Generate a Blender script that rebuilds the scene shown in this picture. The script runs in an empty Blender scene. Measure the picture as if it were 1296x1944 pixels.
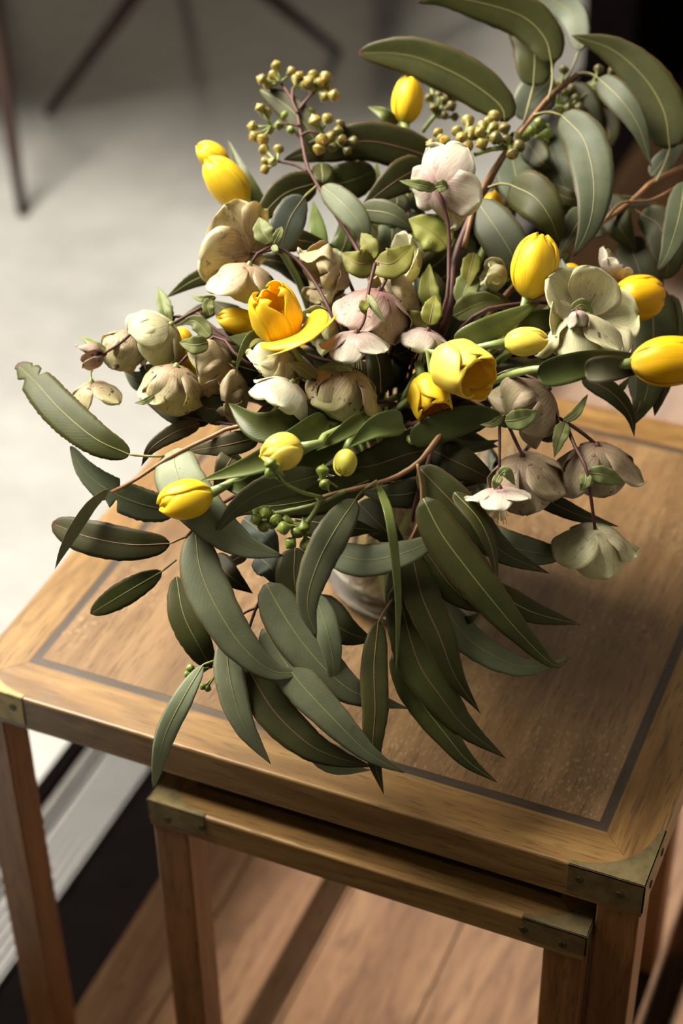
import bpy, math, random
from mathutils import Vector, Matrix
PI = math.pi
R = random.Random(7)
S = bpy.context.scene
COL = S.collection

# ------------------------------------------------------------------ camera
FPX = 3483.0
CAM = Vector((0.161966, -0.927039, 1.067597))
RT = Vector((0.92047857, 0.3905549, -0.01364058))
UP = Vector((-0.22907063, 0.56750646, 0.79086223))
FW = Vector((-0.31661624, 0.72484708, -0.6118422))
cd = bpy.data.cameras.new('camera'); cam = bpy.data.objects.new('camera', cd); COL.objects.link(cam)
m = Matrix((RT, UP, -FW)).transposed().to_4x4(); m.translation = CAM
cam.matrix_world = m
cd.sensor_fit = 'VERTICAL'; cd.sensor_height = 36; cd.sensor_width = 24
cd.lens = FPX / 1944 * 36; cd.clip_start = 0.05; cd.clip_end = 50
cd.dof.use_dof = True; cd.dof.focus_distance = 1.385; cd.dof.aperture_fstop = 3.2
S.camera = cam
# ------------------------------------------------------------------ world, lamps, exposure
w = bpy.data.worlds.new('world'); S.world = w; w.use_nodes = True
w.node_tree.nodes['Background'].inputs[0].default_value = (0.66, 0.58, 0.46, 1)
w.node_tree.nodes['Background'].inputs[1].default_value = 0.17
def aim(o, loc, to):
    o.location = loc
    o.rotation_euler = (Vector(to) - Vector(loc)).to_track_quat('-Z', 'Y').to_euler()
def area(name, loc, to, sx, sy, power, col):
    l = bpy.data.lights.new(name, 'AREA'); l.shape = 'RECTANGLE'; l.size = sx; l.size_y = sy
    l.energy = power; l.color = col
    o = bpy.data.objects.new(name, l); COL.objects.link(o); aim(o, loc, to); return o
area('window_light_left', (-1.90, 0.34, 2.05), (-0.40, 0.32, 0.10), 1.5, 1.4, 335, (1.0, 0.93, 0.80))
area('window_light_back', (-2.5, 3.35, 2.0), (-2.5, 0.0, 2.0), 1.9, 2.2, 12, (1.0, 0.97, 0.92))
sl = bpy.data.lights.new('sun', 'SUN'); sl.energy = 125.0; sl.angle = math.radians(2.0); sl.color = (1.0, 0.90, 0.76)
so = bpy.data.objects.new('sun', sl); COL.objects.link(so); aim(so, (0, 6, 3), (0, 6 - math.cos(math.radians(20)), 3 - math.sin(math.radians(20))))
S.view_settings.view_transform = 'Standard'; S.view_settings.look = 'None'
S.view_settings.gamma = 1; S.view_settings.use_curve_mapping = False
S.view_settings.exposure = 0.0
S.cycles.max_bounces = 10; S.cycles.transmission_bounces = 10; S.cycles.transparent_max_bounces = 12

# ------------------------------------------------------------------ helpers
def ray(px, py): return FW + RT * ((px - 648) / FPX) - UP * ((py - 972) / FPX)
def at(px, py, Z):
    p = CAM + ray(px, py) * Z
    if -0.62 < p.x < 0.02 and -0.03 < p.y < 0.62 and p.z < 0.012:     # never into the table top
        d = ray(px, py); p = CAM + d * ((0.012 - CAM.z) / d.z)
    return p
def depth(px, py):   # depth of the outer surface of the bouquet
    return 1.385 + max(0, 850 - py) / 750 * 0.15 + ((px - 700) / 600) ** 2 * 0.04
def P(px, py, dz=0.0): return at(px, py, depth(px, py) + dz)
def spline(pts, n):
    """Catmull-Rom through pts, n+1 samples"""
    p = [Vector(q) for q in pts]
    if len(p) == 2: return [p[0].lerp(p[1], i / n) for i in range(n + 1)]
    p = [p[0] * 2 - p[1]] + p + [p[-1] * 2 - p[-2]]
    L = [0]
    for i in range(1, len(p) - 2): L.append(L[-1] + (p[i + 1] - p[i]).length)
    out = []
    for i in range(n + 1):
        d = L[-1] * i / n; k = 0
        while k < len(L) - 2 and d > L[k + 1]: k += 1
        t = (d - L[k]) / max(1e-9, L[k + 1] - L[k]); a, b, c, e = p[k:k + 4]
        out.append(0.5 * ((2 * b) + (c - a) * t + (2 * a - 5 * b + 4 * c - e) * t * t + (3 * b - a - 3 * c + e) * t ** 3))
    return out
class MB:
    def __init__(s): s.v = []; s.f = []; s.uv = []
    def grid(s, rows, uvs, close=False):
        b = len(s.v); n = len(rows[0])
        for r_, u_ in zip(rows, uvs): s.v += [tuple(q) for q in r_]; s.uv += u_
        for i in range(len(rows) - 1):
            for j in range(n if close else n - 1):
                k = (j + 1) % n
                s.f.append((b + i * n + j, b + i * n + k, b + (i + 1) * n + k, b + (i + 1) * n + j))
    def tube(s, pts, radii, sides=6, cap=True):
        rows = []; uvs = []; up = Vector((0.3, 0.2, 0.93)); prev = None
        for i, q in enumerate(pts):
            t = (pts[min(i + 1, len(pts) - 1)] - pts[max(i - 1, 0)]).normalized()
            a = (prev - t * prev.dot(t)) if prev is not None else t.cross(up)
            if a.length < 1e-6: a = t.orthogonal()
            a.normalize(); prev = a; b = t.cross(a)
            r_ = radii[i] if isinstance(radii, (list, tuple)) else radii
            rows.append([q + (a * math.cos(k * 2 * PI / sides) + b * math.sin(k * 2 * PI / sides)) * r_ for k in range(sides)])
            uvs.append([(i / max(1, len(pts) - 1), k / sides) for k in range(sides)])
        b0 = len(s.v); s.grid(rows, uvs, True)
        if cap:
            s.f.append(tuple(b0 + k for k in range(sides))[::-1])
            e = b0 + (len(rows) - 1) * sides; s.f.append(tuple(e + k for k in range(sides)))
    def box(s, lo, hi, bev=0.0):
        import bmesh
        bm = bmesh.new(); bmesh.ops.create_cube(bm, size=1)
        for v in bm.verts:
            v.co = Vector([(lo[i] + hi[i]) / 2 + v.co[i] * (hi[i] - lo[i]) for i in range(3)])
        if bev: bmesh.ops.bevel(bm, geom=list(bm.edges), offset=bev, segments=2, affect='EDGES', profile=0.5)
        s.add_bm(bm)
    def add_bm(s, bm):
        b = len(s.v); bm.verts.index_update()
        for v in bm.verts: s.v.append(tuple(v.co)); s.uv.append((0, 0))
        for f in bm.faces: s.f.append(tuple(b + v.index for v in f.verts))
        bm.free()
    def poly(s, outline, z0, z1):
        """vertical prism of an xy outline"""
        b = len(s.v); n = len(outline)
        for z in (z0, z1):
            for q in outline: s.v.append((q[0], q[1], z)); s.uv.append((0, 0))
        s.f.append(tuple(b + k for k in range(n))[::-1]); s.f.append(tuple(b + n + k for k in range(n)))
        for k in range(n): s.f.append((b + k, b + (k + 1) % n, b + n + (k + 1) % n, b + n + k))
    def mesh(s, name, mat, smooth=True):
        me = bpy.data.meshes.new(name); me.from_pydata([tuple(q) for q in s.v], [], s.f)
        ul = me.uv_layers.new(name='UVMap')
        li = [0] * len(me.loops); me.loops.foreach_get('vertex_index', li)
        buf = []
        for i in li: buf += s.uv[i]
        ul.data.foreach_set('uv', buf)
        me.polygons.foreach_set('use_smooth', [smooth] * len(me.polygons))
        me.materials.append(mat); me.update(); return me
    def build(s, name, mat, parent=None, smooth=True):
        o = bpy.data.objects.new(name, s.mesh(name, mat, smooth)); COL.objects.link(o)
        if parent:
            o.parent = parent
            o.matrix_parent_inverse = Matrix.Translation(world_loc(parent)).inverted()
        return o
def world_loc(o):
    l = Vector(o.location)
    while o.parent:
        l = l + o.matrix_parent_inverse.translation + o.parent.location; o = o.parent
    return l
def thing(name, label, cat, loc=(0, 0, 0), group=None):
    o = bpy.data.objects.new(name, None); COL.objects.link(o); o.location = loc
    o.empty_display_size = 0.02; tag(o, label, cat, group); return o
def tag(o, label, cat, group=None):
    o['label'] = label; o['category'] = cat
    if group: o['group'] = group
    return o
def struct(o): o['kind'] = 'structure'; return o

# ------------------------------------------------------------------ materials
class N:
    def __init__(s, name):
        s.m = bpy.data.materials.new(name); s.m.use_nodes = True; s.t = s.m.node_tree
        s.b = s.t.nodes['Principled BSDF']; s.out = s.t.nodes['Material Output']
    def n(s, typ, **kw):
        q = s.t.nodes.new(typ)
        for k, v in kw.items():
            if k in q.inputs.keys(): q.inputs[k].default_value = v
            else: setattr(q, k, v)
        return q
    def l(s, a, b): s.t.links.new(a, b)
    def ramp(s, fac, stops):
        q = s.n('ShaderNodeValToRGB'); s.l(fac, q.inputs[0]); e = q.color_ramp.elements
        while len(e) < len(stops): e.new(0.5)
        for el, (p_, c) in zip(e, stops):
            el.position = p_; el.color = (*c, 1) if len(c) == 3 else c
        return q.outputs[0]
    def mix(s, fac, a, b, mode='MIX'):
        q = s.n('ShaderNodeMix', data_type='RGBA', blend_type=mode)
        for i, x in ((0, fac), (6, a), (7, b)):
            if isinstance(x, (int, float)): q.inputs[i].default_value = x
            elif isinstance(x, tuple): q.inputs[i].default_value = (*x, 1)
            else: s.l(x, q.inputs[i])
        return q.outputs[2]
    def math(s, op, a, b=0.0):
        q = s.n('ShaderNodeMath', operation=op)
        for i, x in ((0, a), (1, b)):
            if isinstance(x, (int, float)): q.inputs[i].default_value = x
            else: s.l(x, q.inputs[i])
        return q.outputs[0]
    def coord(s, out='Object', scale=(1, 1, 1), rot=(0, 0, 0), rnd=0.0):
        c = s.n('ShaderNodeTexCoord'); mp = s.n('ShaderNodeMapping'); s.l(c.outputs[out], mp.inputs[0])
        mp.inputs['Scale'].default_value = scale; mp.inputs['Rotation'].default_value = rot
        if rnd:
            oi = s.n('ShaderNodeObjectInfo'); v = s.n('ShaderNodeCombineXYZ')
            for i, k in enumerate((1.0, 1.7, 0.6)): s.l(s.math('MULTIPLY', oi.outputs['Random'], rnd * k), v.inputs[i])
            s.l(v.outputs[0], mp.inputs['Location'])
        return mp.outputs[0]
    def noise(s, vec, scale, detail=4, rough=0.55, dist=0.0):
        q = s.n('ShaderNodeTexNoise'); s.l(vec, q.inputs['Vector'])
        q.inputs['Scale'].default_value = scale; q.inputs['Detail'].default_value = detail
        q.inputs['Roughness'].default_value = rough; q.inputs['Distortion'].default_value = dist
        return q.outputs['Fac']
    def bump(s, h, strength, dist=0.001):
        q = s.n('ShaderNodeBump'); s.l(h, q.inputs['Height']); q.inputs['Strength'].default_value = strength
        q.inputs['Distance'].default_value = dist; s.l(q.outputs[0], s.b.inputs['Normal'])
    def set(s, **kw):
        for k, v in kw.items(): s.b.inputs[k.replace('_', ' ')].default_value = v
    def base(s, c):
        if isinstance(c, tuple): s.b.inputs['Base Color'].default_value = (*c, 1)
        else: s.l(c, s.b.inputs['Base Color'])
    def translucent(s, col, fac):
        tr = s.n('ShaderNodeBsdfTranslucent')
        if isinstance(col, tuple): tr.inputs[0].default_value = (*col, 1)
        else: s.l(col, tr.inputs[0])
        mx = s.n('ShaderNodeMixShader'); mx.inputs[0].default_value = fac
        s.l(s.b.outputs[0], mx.inputs[1]); s.l(tr.outputs[0], mx.inputs[2]); s.l(mx.outputs[0], s.out.inputs[0])

def wood(name, axis, dark, mid, light, rough=0.38, fleck=0.0, rings=0.5, scale=1.0, spec=0.5):
    n = N(name)
    lo = 6 * scale; hi = 85 * scale
    sc = [hi, hi, hi]; sc[axis] = lo
    v = n.coord('Object', tuple(sc), rnd=3.0)
    g = n.noise(v, 1.0, 6, 0.6, 0.6)
    sc2 = [13 * scale] * 3; sc2[axis] = 1.6 * scale
    v2 = n.coord('Object', tuple(sc2), rnd=5.0)
    band = n.noise(v2, 1.0, 3, 0.5, 1.2)
    rg = n.math('FRACT', n.math('MULTIPLY', band, 6.0))
    rg = n.math('ABSOLUTE', n.math('SUBTRACT', rg, 0.5))
    c = n.ramp(g, [(0.30, dark), (0.52, mid), (0.72, light)])
    c2 = n.ramp(band, [(0.30, dark), (0.5, mid), (0.7, light)])
    col = n.mix(0.42, c, c2)
    col = n.mix(n.math('MULTIPLY', n.ramp(rg, [(0.0, (1, 1, 1)), (0.22, (0, 0, 0))]), rings), col, dark)
    # open pores: short dark dashes along the grain
    sc3 = [620 * scale] * 3; sc3[axis] = 42 * scale
    po = n.noise(n.coord('Object', tuple(sc3), rnd=9.0), 1.0, 1, 0.4)
    pm = n.ramp(po, [(0.60, (0, 0, 0)), (0.68, (1, 1, 1))])
    col = n.mix(n.math('MULTIPLY', pm, 0.55), col, tuple(x * 0.35 for x in dark))
    if fleck:
        sc4 = [480, 480, 480]; sc4[axis] = 150
        fl = n.noise(n.coord('Object', tuple(sc4), rnd=2.0), 1.0, 2, 0.6)
        big = n.noise(n.coord('Object', (9, 9, 9), rnd=2.0), 1.0, 2, 0.5)
        fm = n.math('MULTIPLY', n.ramp(fl, [(0.56, (0, 0, 0)), (0.66, (1, 1, 1))]), n.ramp(big, [(0.42, (0, 0, 0)), (0.62, (1, 1, 1))]))
        col = n.mix(n.math('MULTIPLY', fm, fleck), col, (0.50, 0.40, 0.28))
    n.base(col); n.set(Roughness=rough, Specular_IOR_Level=spec)
    n.bump(n.mix(0.5, g, pm), 0.25, 0.0006)
    return n.m
OAKD, OAKM, OAKL = (0.085, 0.040, 0.010), (0.185, 0.100, 0.030), (0.29, 0.175, 0.062)
wood_x = wood('oak_grain_x', 0, OAKD, OAKM, OAKL)
wood_y = wood('oak_grain_y', 1, OAKD, OAKM, OAKL)
wood_z = wood('oak_grain_z', 2, (0.10, 0.036, 0.010), (0.19, 0.080, 0.024), (0.28, 0.135, 0.045), 0.42)
wood_panel = wood('oak_veneer_panel', 1, (0.086, 0.045, 0.016), (0.156, 0.088, 0.037), (0.238, 0.146, 0.070), 0.36, 0.28, 0.35)
wood_inlay_x = wood('dark_inlay_x', 0, (0.026, 0.017, 0.010), (0.045, 0.030, 0.019), (0.075, 0.052, 0.034), 0.4, 0, 0.2, 1.5)
wood_inlay_y = wood('dark_inlay_y', 1, (0.026, 0.017, 0.010), (0.045, 0.030, 0.019), (0.075, 0.052, 0.034), 0.4, 0, 0.2, 1.5)
wood_plank = wood('floor_plank_wood', 1, (0.014, 0.0062, 0.0028), (0.027, 0.0140, 0.0068), (0.042, 0.0245, 0.0132), 0.8, 0, 0.6, 0.7, spec=0.02)
wood_chair = wood('dark_red_chair_wood', 2, (0.016, 0.007, 0.005), (0.028, 0.012, 0.008), (0.045, 0.019, 0.013), 0.5, 0, 0.2, spec=0.25)
wood_small_top = wood('oak_small_table_top', 0, (0.10, 0.045, 0.018), (0.18, 0.085, 0.033), (0.26, 0.14, 0.06), 0.30)

def brass():
    n = N('aged_brass'); v = n.coord('Object', (1, 1, 1))
    a = n.noise(v, 60, 5, 0.6)
    n.base(n.ramp(a, [(0.3, (0.13, 0.098, 0.045)), (0.6, (0.24, 0.19, 0.090)), (0.8, (0.19, 0.12, 0.055))]))
    n.set(Metallic=0.75, Roughness=0.42); n.bump(a, 0.1); return n.m
M_brass = brass()
def plain(name, c, rough=0.5, metal=0.0, nz=0.15, sc=30, spec=0.5):
    n = N(name); a = n.noise(n.coord('Object'), sc, 4)
    n.base(n.ramp(a, [(0.3, tuple(x * (1 - nz) for x in c)), (0.7, tuple(min(1, x * (1 + nz)) for x in c))]))
    n.set(Roughness=rough, Metallic=metal, Specular_IOR_Level=spec); return n.m
M_screw = plain('tarnished_brass_screw', (0.085, 0.065, 0.035), 0.45, 0.7)
M_black = plain('black_track_paint', (0.003, 0.0022, 0.0022), 0.9, spec=0.0)
M_alu = plain('brushed_aluminium', (0.11, 0.108, 0.106), 0.55, 0.2, 0.06)
M_seal = plain('grey_rubber_seal', (0.055, 0.05, 0.045), 0.6)
M_wall = plain('pale_plaster', (0.5, 0.46, 0.40), 0.8)
def concrete():
    n = N('polished_concrete'); v = n.coord('Object', rnd=0)
    a = n.noise(v, 1.3, 5, 0.6, 0.4); b = n.noise(v, 14, 6, 0.7)
    c = n.ramp(a, [(0.30, (0.215, 0.213, 0.205)), (0.5, (0.265, 0.264, 0.258)), (0.7, (0.32, 0.319, 0.312))])
    n.base(n.mix(0.12, c, n.ramp(b, [(0.35, (0.18, 0.17, 0.15)), (0.65, (0.5, 0.49, 0.45))])))
    n.set(Roughness=0.25, Specular_IOR_Level=0.7); n.bump(b, 0.03); return n.m
M_conc = concrete()

def leafmat(name, c1, c2, edge=(0.10, 0.045, 0.02), rough=0.52, tr=0.18, vein=0.10, tip=True):
    n = N(name); u = n.n('ShaderNodeTexCoord'); sep = n.n('ShaderNodeSeparateXYZ'); n.l(u.outputs['UV'], sep.inputs[0])
    U, V = sep.outputs[0], sep.outputs[1]
    av = n.math('ABSOLUTE', V)
    o = n.coord('Object', (1, 1, 1), rnd=2.0)
    a = n.noise(o, 38, 4, 0.6); f = n.noise(o, 420, 3, 0.6)
    col = n.ramp(a, [(0.32, c1), (0.68, c2)])
    oi = n.n('ShaderNodeObjectInfo')
    hs = n.n('ShaderNodeHueSaturation'); n.l(col, hs.inputs['Color'])
    n.l(n.math('ADD', n.math('MULTIPLY', oi.outputs['Random'], 0.36), 0.82), hs.inputs['Value'])
    n.l(n.math('ADD', n.math('MULTIPLY', oi.outputs['Random'], 0.03), 0.485), hs.inputs['Hue'])
    col = hs.outputs[0]
    # pinnate veins
    ph = n.math('SINE', n.math('MULTIPLY', n.math('SUBTRACT', n.math('MULTIPLY', U, 3.0), n.math('MULTIPLY', av, 0.45)), 62.0))
    vm = n.ramp(ph, [(0.80, (0, 0, 0)), (1.0, (1, 1, 1))])
    col = n.mix(n.math('MULTIPLY', vm, vein), col, tuple(min(1, x * 1.5 + 0.015) for x in c2))
    sp = n.ramp(f, [(0.66, (0, 0, 0)), (0.74, (1, 1, 1))])
    col = n.mix(n.math('MULTIPLY', sp, 0.35), col, tuple(min(1, x * 1.9) for x in c2))
    if tip:
        em = n.ramp(av, [(0.90, (0, 0, 0)), (1.0, (1, 1, 1))]); tm = n.ramp(U, [(0.955, (0, 0, 0)), (0.995, (1, 1, 1))])
        col = n.mix(n.math('MULTIPLY', em, 0.75), col, edge)
        col = n.mix(n.math('MULTIPLY', tm, 0.9), col, (0.07, 0.018, 0.012))
        bl = n.noise(o, 85, 2, 0.5); bm_ = n.ramp(bl, [(0.70, (0, 0, 0)), (0.76, (1, 1, 1))])
        col = n.mix(n.math('MULTIPLY', bm_, 0.5), col, (0.05, 0.04, 0.012))
    n.base(col); n.set(Roughness=rough, Specular_IOR_Level=0.22)
    n.bump(n.mix(0.5, vm, f), 0.2, 0.0005)
    n.translucent(n.mix(1.0, col, (1.0, 0.95, 0.35), 'MULTIPLY'), tr)
    return n.m
LM = {
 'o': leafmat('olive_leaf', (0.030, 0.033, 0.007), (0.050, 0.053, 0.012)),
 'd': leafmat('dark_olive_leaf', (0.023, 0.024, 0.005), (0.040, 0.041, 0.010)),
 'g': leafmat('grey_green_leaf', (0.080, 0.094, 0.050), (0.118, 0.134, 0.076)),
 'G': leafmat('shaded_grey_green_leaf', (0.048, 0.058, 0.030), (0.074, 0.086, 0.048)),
 'l': leafmat('light_grey_leaf', (0.145, 0.168, 0.100), (0.205, 0.228, 0.140)),
 'b': leafmat('blue_grey_leaf', (0.085, 0.108, 0.085), (0.125, 0.150, 0.122)),
 'p': leafmat('pale_leaf', (0.150, 0.175, 0.125), (0.200, 0.225, 0.170)),
 'n': leafmat('brown_green_leaf', (0.060, 0.057, 0.028), (0.090, 0.085, 0.045)),
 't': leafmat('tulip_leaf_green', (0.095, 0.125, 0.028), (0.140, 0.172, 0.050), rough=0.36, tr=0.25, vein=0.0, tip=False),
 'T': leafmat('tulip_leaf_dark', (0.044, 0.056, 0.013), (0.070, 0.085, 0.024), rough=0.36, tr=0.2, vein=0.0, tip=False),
 'y': leafmat('hellebore_bract_yellow_green', (0.135, 0.143, 0.020), (0.220, 0.222, 0.045), (0.16, 0.12, 0.03), tr=0.3, vein=0.45),
 'h': leafmat('hellebore_bract_green', (0.120, 0.143, 0.045), (0.195, 0.222, 0.088), (0.13, 0.12, 0.04), tr=0.25, vein=0.45),
}
M_rib = plain('pale_midrib', (0.20, 0.19, 0.065), 0.5)
M_ribr = plain('reddish_midrib', (0.16, 0.085, 0.035), 0.5)
M_twig = plain('brown_twig', (0.22, 0.11, 0.045), 0.55, nz=0.3, sc=80)
M_twigr = plain('red_brown_twig', (0.075, 0.020, 0.014), 0.6, nz=0.3, sc=80)
M_twigg = plain('green_twig', (0.16, 0.20, 0.05), 0.5, nz=0.2, sc=80)
M_stem = plain('green_flower_stem', (0.20, 0.25, 0.075), 0.4, nz=0.15, sc=60)
M_helstem = plain('mauve_hellebore_stem', (0.058, 0.020, 0.017), 0.6, spec=0.3, nz=0.3, sc=90)
M_thread = plain('cream_stamen', (0.75, 0.70, 0.45), 0.5)
M_threadp = plain('mauve_stamen', (0.40, 0.20, 0.20), 0.5)

def budmat(name, c1, c2, capc):
    n = N(name); o = n.coord('Object', rnd=2.0); a = n.noise(o, 130, 4)
    u = n.n('ShaderNodeTexCoord'); sep = n.n('ShaderNodeSeparateXYZ'); n.l(u.outputs['UV'], sep.inputs[0])
    col = n.ramp(a, [(0.3, c1), (0.7, c2)])
    col = n.mix(n.ramp(sep.outputs[0], [(0.60, (0, 0, 0)), (0.70, (0.8, 0.8, 0.8))]), col, capc)
    n.base(col); n.set(Roughness=0.38); n.bump(a, 0.15, 0.0005); return n.m
M_bud = budmat('ochre_gumnut', (0.150, 0.130, 0.025), (0.250, 0.200, 0.040), (0.34, 0.21, 0.04))
M_budg = budmat('green_gumnut', (0.110, 0.150, 0.020), (0.180, 0.220, 0.040), (0.16, 0.22, 0.03))
M_budd = budmat('dark_gumnut', (0.075, 0.070, 0.016), (0.130, 0.110, 0.025), (0.15, 0.10, 0.02))

def tulipmat(name, c, deep, tr=0.38):
    n = N(name); u = n.n('ShaderNodeTexCoord'); sep = n.n('ShaderNodeSeparateXYZ'); n.l(u.outputs['UV'], sep.inputs[0])
    mp = n.n('ShaderNodeMapping'); n.l(u.outputs['UV'], mp.inputs[0]); mp.inputs['Scale'].default_value = (0.9, 13, 1)
    a = n.noise(mp.outputs[0], 1.3, 4, 0.55)
    col = n.ramp(a, [(0.30, deep), (0.62, c)])
    col = n.mix(n.ramp(sep.outputs[0], [(0.0, (0.45, 0.45, 0.45)), (0.16, (0, 0, 0))]), col, (0.42, 0.46, 0.10))
    n.base(col); n.set(Roughness=0.40, Specular_IOR_Level=0.35); n.bump(a, 0.2, 0.0006)
    n.translucent(n.mix(1.0, col, (1.0, 0.80, 0.30), 'MULTIPLY'), tr); return n.m
TM = {'y': tulipmat('yellow_tulip_petal', (0.90, 0.70, 0.040), (0.80, 0.53, 0.012)),
      'p': tulipmat('pale_yellow_tulip_petal', (0.90, 0.80, 0.16), (0.82, 0.67, 0.060)),
      'g': tulipmat('greenish_yellow_tulip_petal', (0.78, 0.75, 0.14), (0.64, 0.62, 0.07)),
      'o': tulipmat('golden_tulip_petal', (0.82, 0.52, 0.010), (0.72, 0.40, 0.006))}
def helmat(name, c, green, flush, fl, spk, tr=0.38):
    n = N(name); u = n.n('ShaderNodeTexCoord'); sep = n.n('ShaderNodeSeparateXYZ'); n.l(u.outputs['UV'], sep.inputs[0])
    U, V = sep.outputs[0], sep.outputs[1]; av = n.math('ABSOLUTE', V)
    o = n.coord('Object', rnd=3.0); a = n.noise(o, 45, 4, 0.6)
    mp = n.n('ShaderNodeMapping'); n.l(u.outputs['UV'], mp.inputs[0]); mp.inputs['Scale'].default_value = (1.2, 9, 1)
    st = n.noise(mp.outputs[0], 1.6, 4, 0.6)
    col = n.mix(n.ramp(a, [(0.35, (0, 0, 0)), (0.65, (1, 1, 1))]), c, green)
    base = n.math('MULTIPLY', n.ramp(U, [(0.0, (1, 1, 1)), (0.95, (0, 0, 0))]), n.ramp(st, [(0.36, (0.30, 0.30, 0.30)), (0.56, (1, 1, 1))]))
    col = n.mix(n.math('MULTIPLY', base, fl), col, flush)
    # darker network of veins
    vs = n.ramp(st, [(0.45, (0, 0, 0)), (0.50, (1, 1, 1)), (0.55, (0, 0, 0))])
    col = n.mix(n.math('MULTIPLY', vs, 0.30), col, tuple(x * 0.5 for x in flush))
    f = n.noise(o, 210, 2, 0.5); f2 = n.noise(o, 60, 2, 0.5)
    sp = n.math('MULTIPLY', n.ramp(f, [(0.62, (0, 0, 0)), (0.67, (1, 1, 1))]), n.ramp(f2, [(0.42, (0, 0, 0)), (0.60, (1, 1, 1))]))
    col = n.mix(n.math('MULTIPLY', sp, spk), col, tuple(x * 0.45 for x in flush))
    rim = n.ramp(av, [(0.92, (0, 0, 0)), (1.0, (0.35, 0.35, 0.35))])
    col = n.mix(rim, col, (0.62, 0.55, 0.38))
    n.base(col); n.set(Roughness=0.5, Specular_IOR_Level=0.3); n.bump(st, 0.3, 0.0007)
    n.translucent(n.mix(1.0, col, (1.0, 0.95, 0.65), 'MULTIPLY'), tr); return n.m
MAUVE = (0.30, 0.085, 0.125)
HM = {'w': helmat('white_hellebore', (0.67, 0.67, 0.56), (0.62, 0.65, 0.48), (0.40, 0.20, 0.22), 0.30, 0.0),
      'k': helmat('white_mauve_hellebore', (0.64, 0.61, 0.52), (0.60, 0.60, 0.46), MAUVE, 0.85, 0.3),
      'c': helmat('cream_hellebore', (0.68, 0.60, 0.40), (0.60, 0.56, 0.32), (0.30, 0.12, 0.10), 0.75, 0.6),
      'm': helmat('mauve_hellebore', (0.52, 0.38, 0.32), (0.50, 0.42, 0.30), (0.22, 0.06, 0.085), 0.95, 1.0),
      'g': helmat('green_cream_hellebore', (0.70, 0.69, 0.46), (0.60, 0.62, 0.36), (0.28, 0.14, 0.11), 0.5, 0.3),
      's': helmat('speckled_hellebore', (0.68, 0.62, 0.38), (0.56, 0.56, 0.28), (0.26, 0.09, 0.09), 0.85, 1.0),
      'b': helmat('beige_hellebore', (0.58, 0.49, 0.31), (0.50, 0.45, 0.25), (0.27, 0.12, 0.09), 0.7, 0.5),
      'd': helmat('dusky_hellebore', (0.50, 0.41, 0.28), (0.44, 0.40, 0.23), (0.20, 0.08, 0.075), 0.8, 0.7)}

# ------------------------------------------------------------------ setting
ZF = -0.52
floor = struct(thing('floor', 'x', 'x')); del floor['label'], floor['category']; floor.location = (0, 0, ZF)
mb = MB(); mb.box((-7, -3, ZF - 0.08), (-0.789, 8, ZF)); mb.build('concrete_slab', M_conc, floor, False)
mb = MB(); mb.box((-0.58, -3, ZF - 0.08), (3.2, 8, ZF - 0.012)); mb.build('subfloor', M_black, floor, False)
# floorboards, each a board of its own with open joints
seams = [-0.587, -0.505, -0.382 + 0.002, -0.25, -0.12, 0.012, 0.144]
ends = {0: [-1.2, 0.9, 3.4], 1: [-1.2, 1.9, 3.4], 2: [-1.2, 0.7, 2.6, 3.4], 3: [-1.2, 1.3, 3.4], 4: [-1.2, 0.8, 3.4], 5: [-1.2, 1.5, 3.4]}
for i in range(len(seams) - 1):
    e = ends[i]
    for j in range(len(e) - 1):
        mb = MB(); dz = R.uniform(-0.0006, 0.0006)
        mb.box((seams[i] + 0.0008, e[j] + 0.0008, ZF - 0.012), (seams[i + 1] - 0.0008, e[j + 1] - 0.0008, ZF + dz), 0.0012)
        mb.build('floorboard', wood_plank, floor, False)
for i in range(8):
    mb = MB(); mb.box((0.144 + i * 0.13 + 0.0008, -1.2, ZF - 0.012), (0.144 + (i + 1) * 0.13 - 0.0008, 3.4, ZF), 0.0012)
    mb.build('floorboard', wood_plank, floor, False)
# sliding door track between the two floors
tr = struct(thing('trim_1', 'x', 'x')); del tr['label'], tr['category']; tr.location = (-0.69, 0, ZF)
mb = MB(); mb.box((-0.789, -3, ZF - 0.08), (-0.5872, 8, ZF - 0.018)); mb.build('track_bed', M_black, tr, False)
mb = MB(); mb.box((-0.789, -3, ZF - 0.018), (-0.770, 8, ZF - 0.001), 0.001); mb.build('track_edge', M_black, tr, False)
mb = MB(); mb.box((-0.7655, -3, ZF - 0.018), (-0.7535, 8, ZF - 0.004), 0.001); mb.build('seal_strip', M_seal, tr, False)
al = MB(); al.box((-0.744, -3, ZF - 0.018), (-0.676, 8, ZF - 0.003)); alo = al.build('track_plate', M_alu, tr, False)
for k in range(7):
    x = -0.7435 + k * 0.0107
    wd = 0.0032 if k in (0, 6) else 0.0066
    mb = MB(); mb.box((x if k else -0.744, -3, ZF - 0.003), (x + wd if k < 6 else -0.676, 8, ZF + (0.003 if k in (0, 6) else 0.0)), 0.0006)
    mb.build('track_rib', M_alu, tr, False)
mb = MB(); mb.box((-0.676, -3, ZF - 0.018), (-0.5872, 8, ZF - 0.004), 0.001); mb.build('threshold_plate', M_black, tr, False)
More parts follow.
